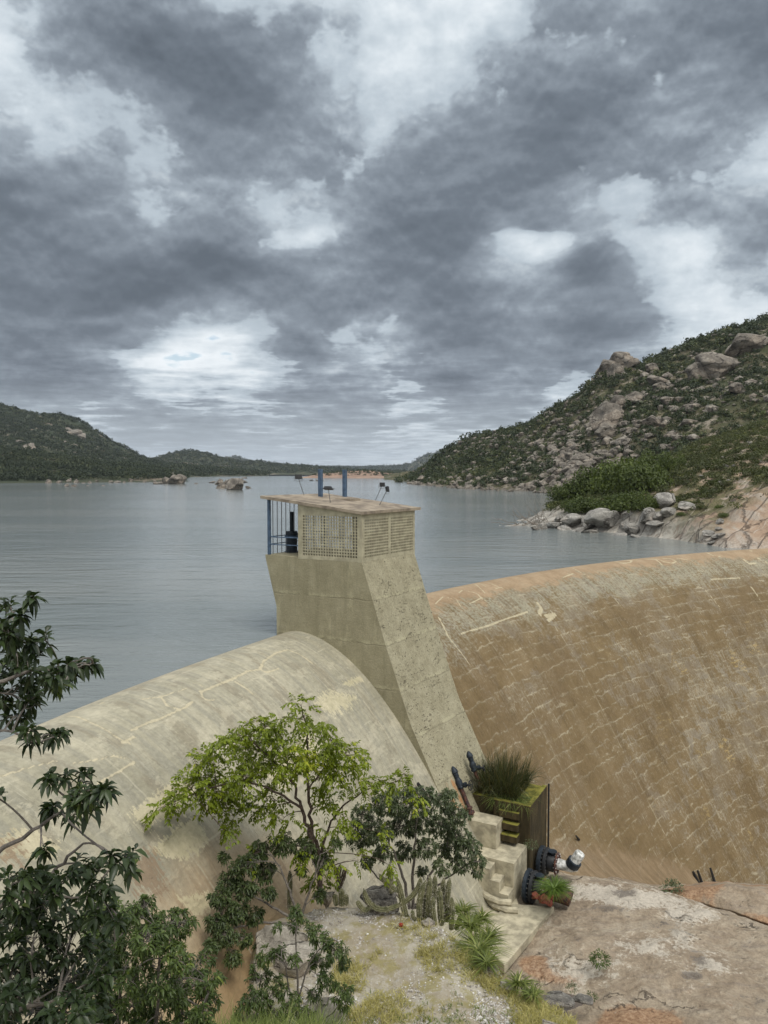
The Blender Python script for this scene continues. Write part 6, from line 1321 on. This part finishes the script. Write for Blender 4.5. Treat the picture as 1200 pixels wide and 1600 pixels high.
# stuff on the knoll: gravel, dry grass
def kscatter(n, seed, fn):
    r = np.random.default_rng(seed); px = r.uniform(380, 960, n*3); py = r.uniform(1402, 1640, n*3); q = PZ(px, py, -12.0); q[:, 2] = 0
    h = knoll_h(q[:, 0], q[:, 1]); ok = (h > -12.6) & (h < -10.6) & (r.random(len(px)) < fn(px, py, q)); q[:, 2] = h; return q[ok][:n]
gr = kscatter(9000, 61, lambda x, y, q: np.clip(.35+1.6*fbm(q*.8, 4, 97)+.5*np.exp(-((x-700)/150)**2-((y-1560)/45)**2)+.5*np.exp(-((x-580)/90)**2-((y-1430)/25)**2), .04, 1))
r = np.random.default_rng(62); oc = np.array([(1, 0, 0), (0, 1, 0), (-1, 0, 0), (0, -1, 0), (0, 0, .8), (0, 0, -.8)], float); of = np.array([(0, 1, 4), (1, 2, 4), (2, 3, 4), (3, 0, 4), (1, 0, 5), (2, 1, 5), (3, 2, 5), (0, 3, 5)])
s = (.012+.03*r.random(len(gr))**3)[:, None, None]; a = r.uniform(0, 6.28, len(gr)); ca, sa = np.cos(a)[:, None], np.sin(a)[:, None]; v = oc[None]*r.uniform(.5, 1.5, (len(gr), 6, 1)); v = np.stack([v[..., 0]*ca-v[..., 1]*sa, v[..., 0]*sa+v[..., 1]*ca, v[..., 2]], -1)*s+gr[:, None]
mt, g = material('gravel'); lv = g.attr('lv'); c = g.ramp(lv, [(0, (.20, .18, .16)), (.4, (.40, .37, .33)), (.8, (.52, .50, .47)), (1, (.66, .65, .62))]); finish(g, c, .8)
tag(link_mesh('gravel', raw_mesh('gravel', v.reshape(-1, 3), (of[None]+6*np.arange(len(gr))[:, None, None]).reshape(-1, 3), False, dict(lv=np.repeat(r.random(len(gr)), 6))), mt), kind='stuff')
def grass_stuff(q, per, h0, h1, mat, seed, name='grass', spread=.05):
    r = np.random.default_rng(seed); b = np.repeat(q, per, 0)+r.normal(size=(len(q)*per, 3))*[spread, spread, 0]; n = len(b); D = r.normal(size=(n, 3))*[.45, .45, 0]+[0, 0, 1]
    V, F, k = blades(b, D, r.uniform(h0, h1, n), .008, r.uniform(.1, .7, n), seed, 3); tag(link_mesh(name, raw_mesh(name, V, F, False, dict(lv=np.repeat(np.clip(r.random(n)+np.repeat(r.normal(0, .15, len(q)), per), 0, 1), k))), M[mat]), kind='stuff')
grass_stuff(kscatter(3400, 63, lambda x, y, q: np.clip(.34+2.0*fbm(q*.9+5, 4, 98), .0, 1)*np.clip((y-1430)/40, 0, 1)*(x > 520)), 11, .10, .27, 'drygrass', 64)
grass_stuff(kscatter(260, 65, lambda x, y, q: 1.*(y < 1475+(x-640)*.35)*(y > 1440+(x-640)*.4)*(x > 620)*(x < 790)), 14, .15, .38, 'drygrass', 66)
grass_stuff(kscatter(700, 67, lambda x, y, q: .7*np.exp(-((x-700)/120)**2-((y-1610)/30)**2)), 9, .06, .17, 'greengrass', 68)
# long grass at the bottom left
r = np.random.default_rng(69); q = np.stack([r.uniform(-3.6, -.9, 420), r.uniform(13.2, 14.6, 420), np.zeros(420)], -1); q[:, 2] = knoll_h(q[:, 0], q[:, 1]); grass_stuff(q, 16, .35, 1.25, 'greengrass', 70, spread=.12)

# ------------------------------------------------------------------ the air between here and the far hills
mt = bpy.data.materials.new('haze'); mt.use_nodes = True; g = NG(mt.node_tree)
v = g.n('ShaderNodeVolumePrincipled', {'Color': (.80, .88, 1.), 'Density': .000055, 'Anisotropy': .2}); o = g.n('ShaderNodeOutputMaterial'); g.L.new(v.outputs[0], o.inputs['Volume'])
m = MB(); x0, x1, y0, y1, z0, z1 = -13500., 13500., -13200., 13500., -30.5, 320.
m.hexa([(x0, y0, z0), (x1, y0, z0), (x1, y1, z0), (x0, y1, z0), (x0, y0, z1), (x1, y0, z1), (x1, y1, z1), (x0, y1, z1)]); m.build('haze', mt, None, kind='stuff')
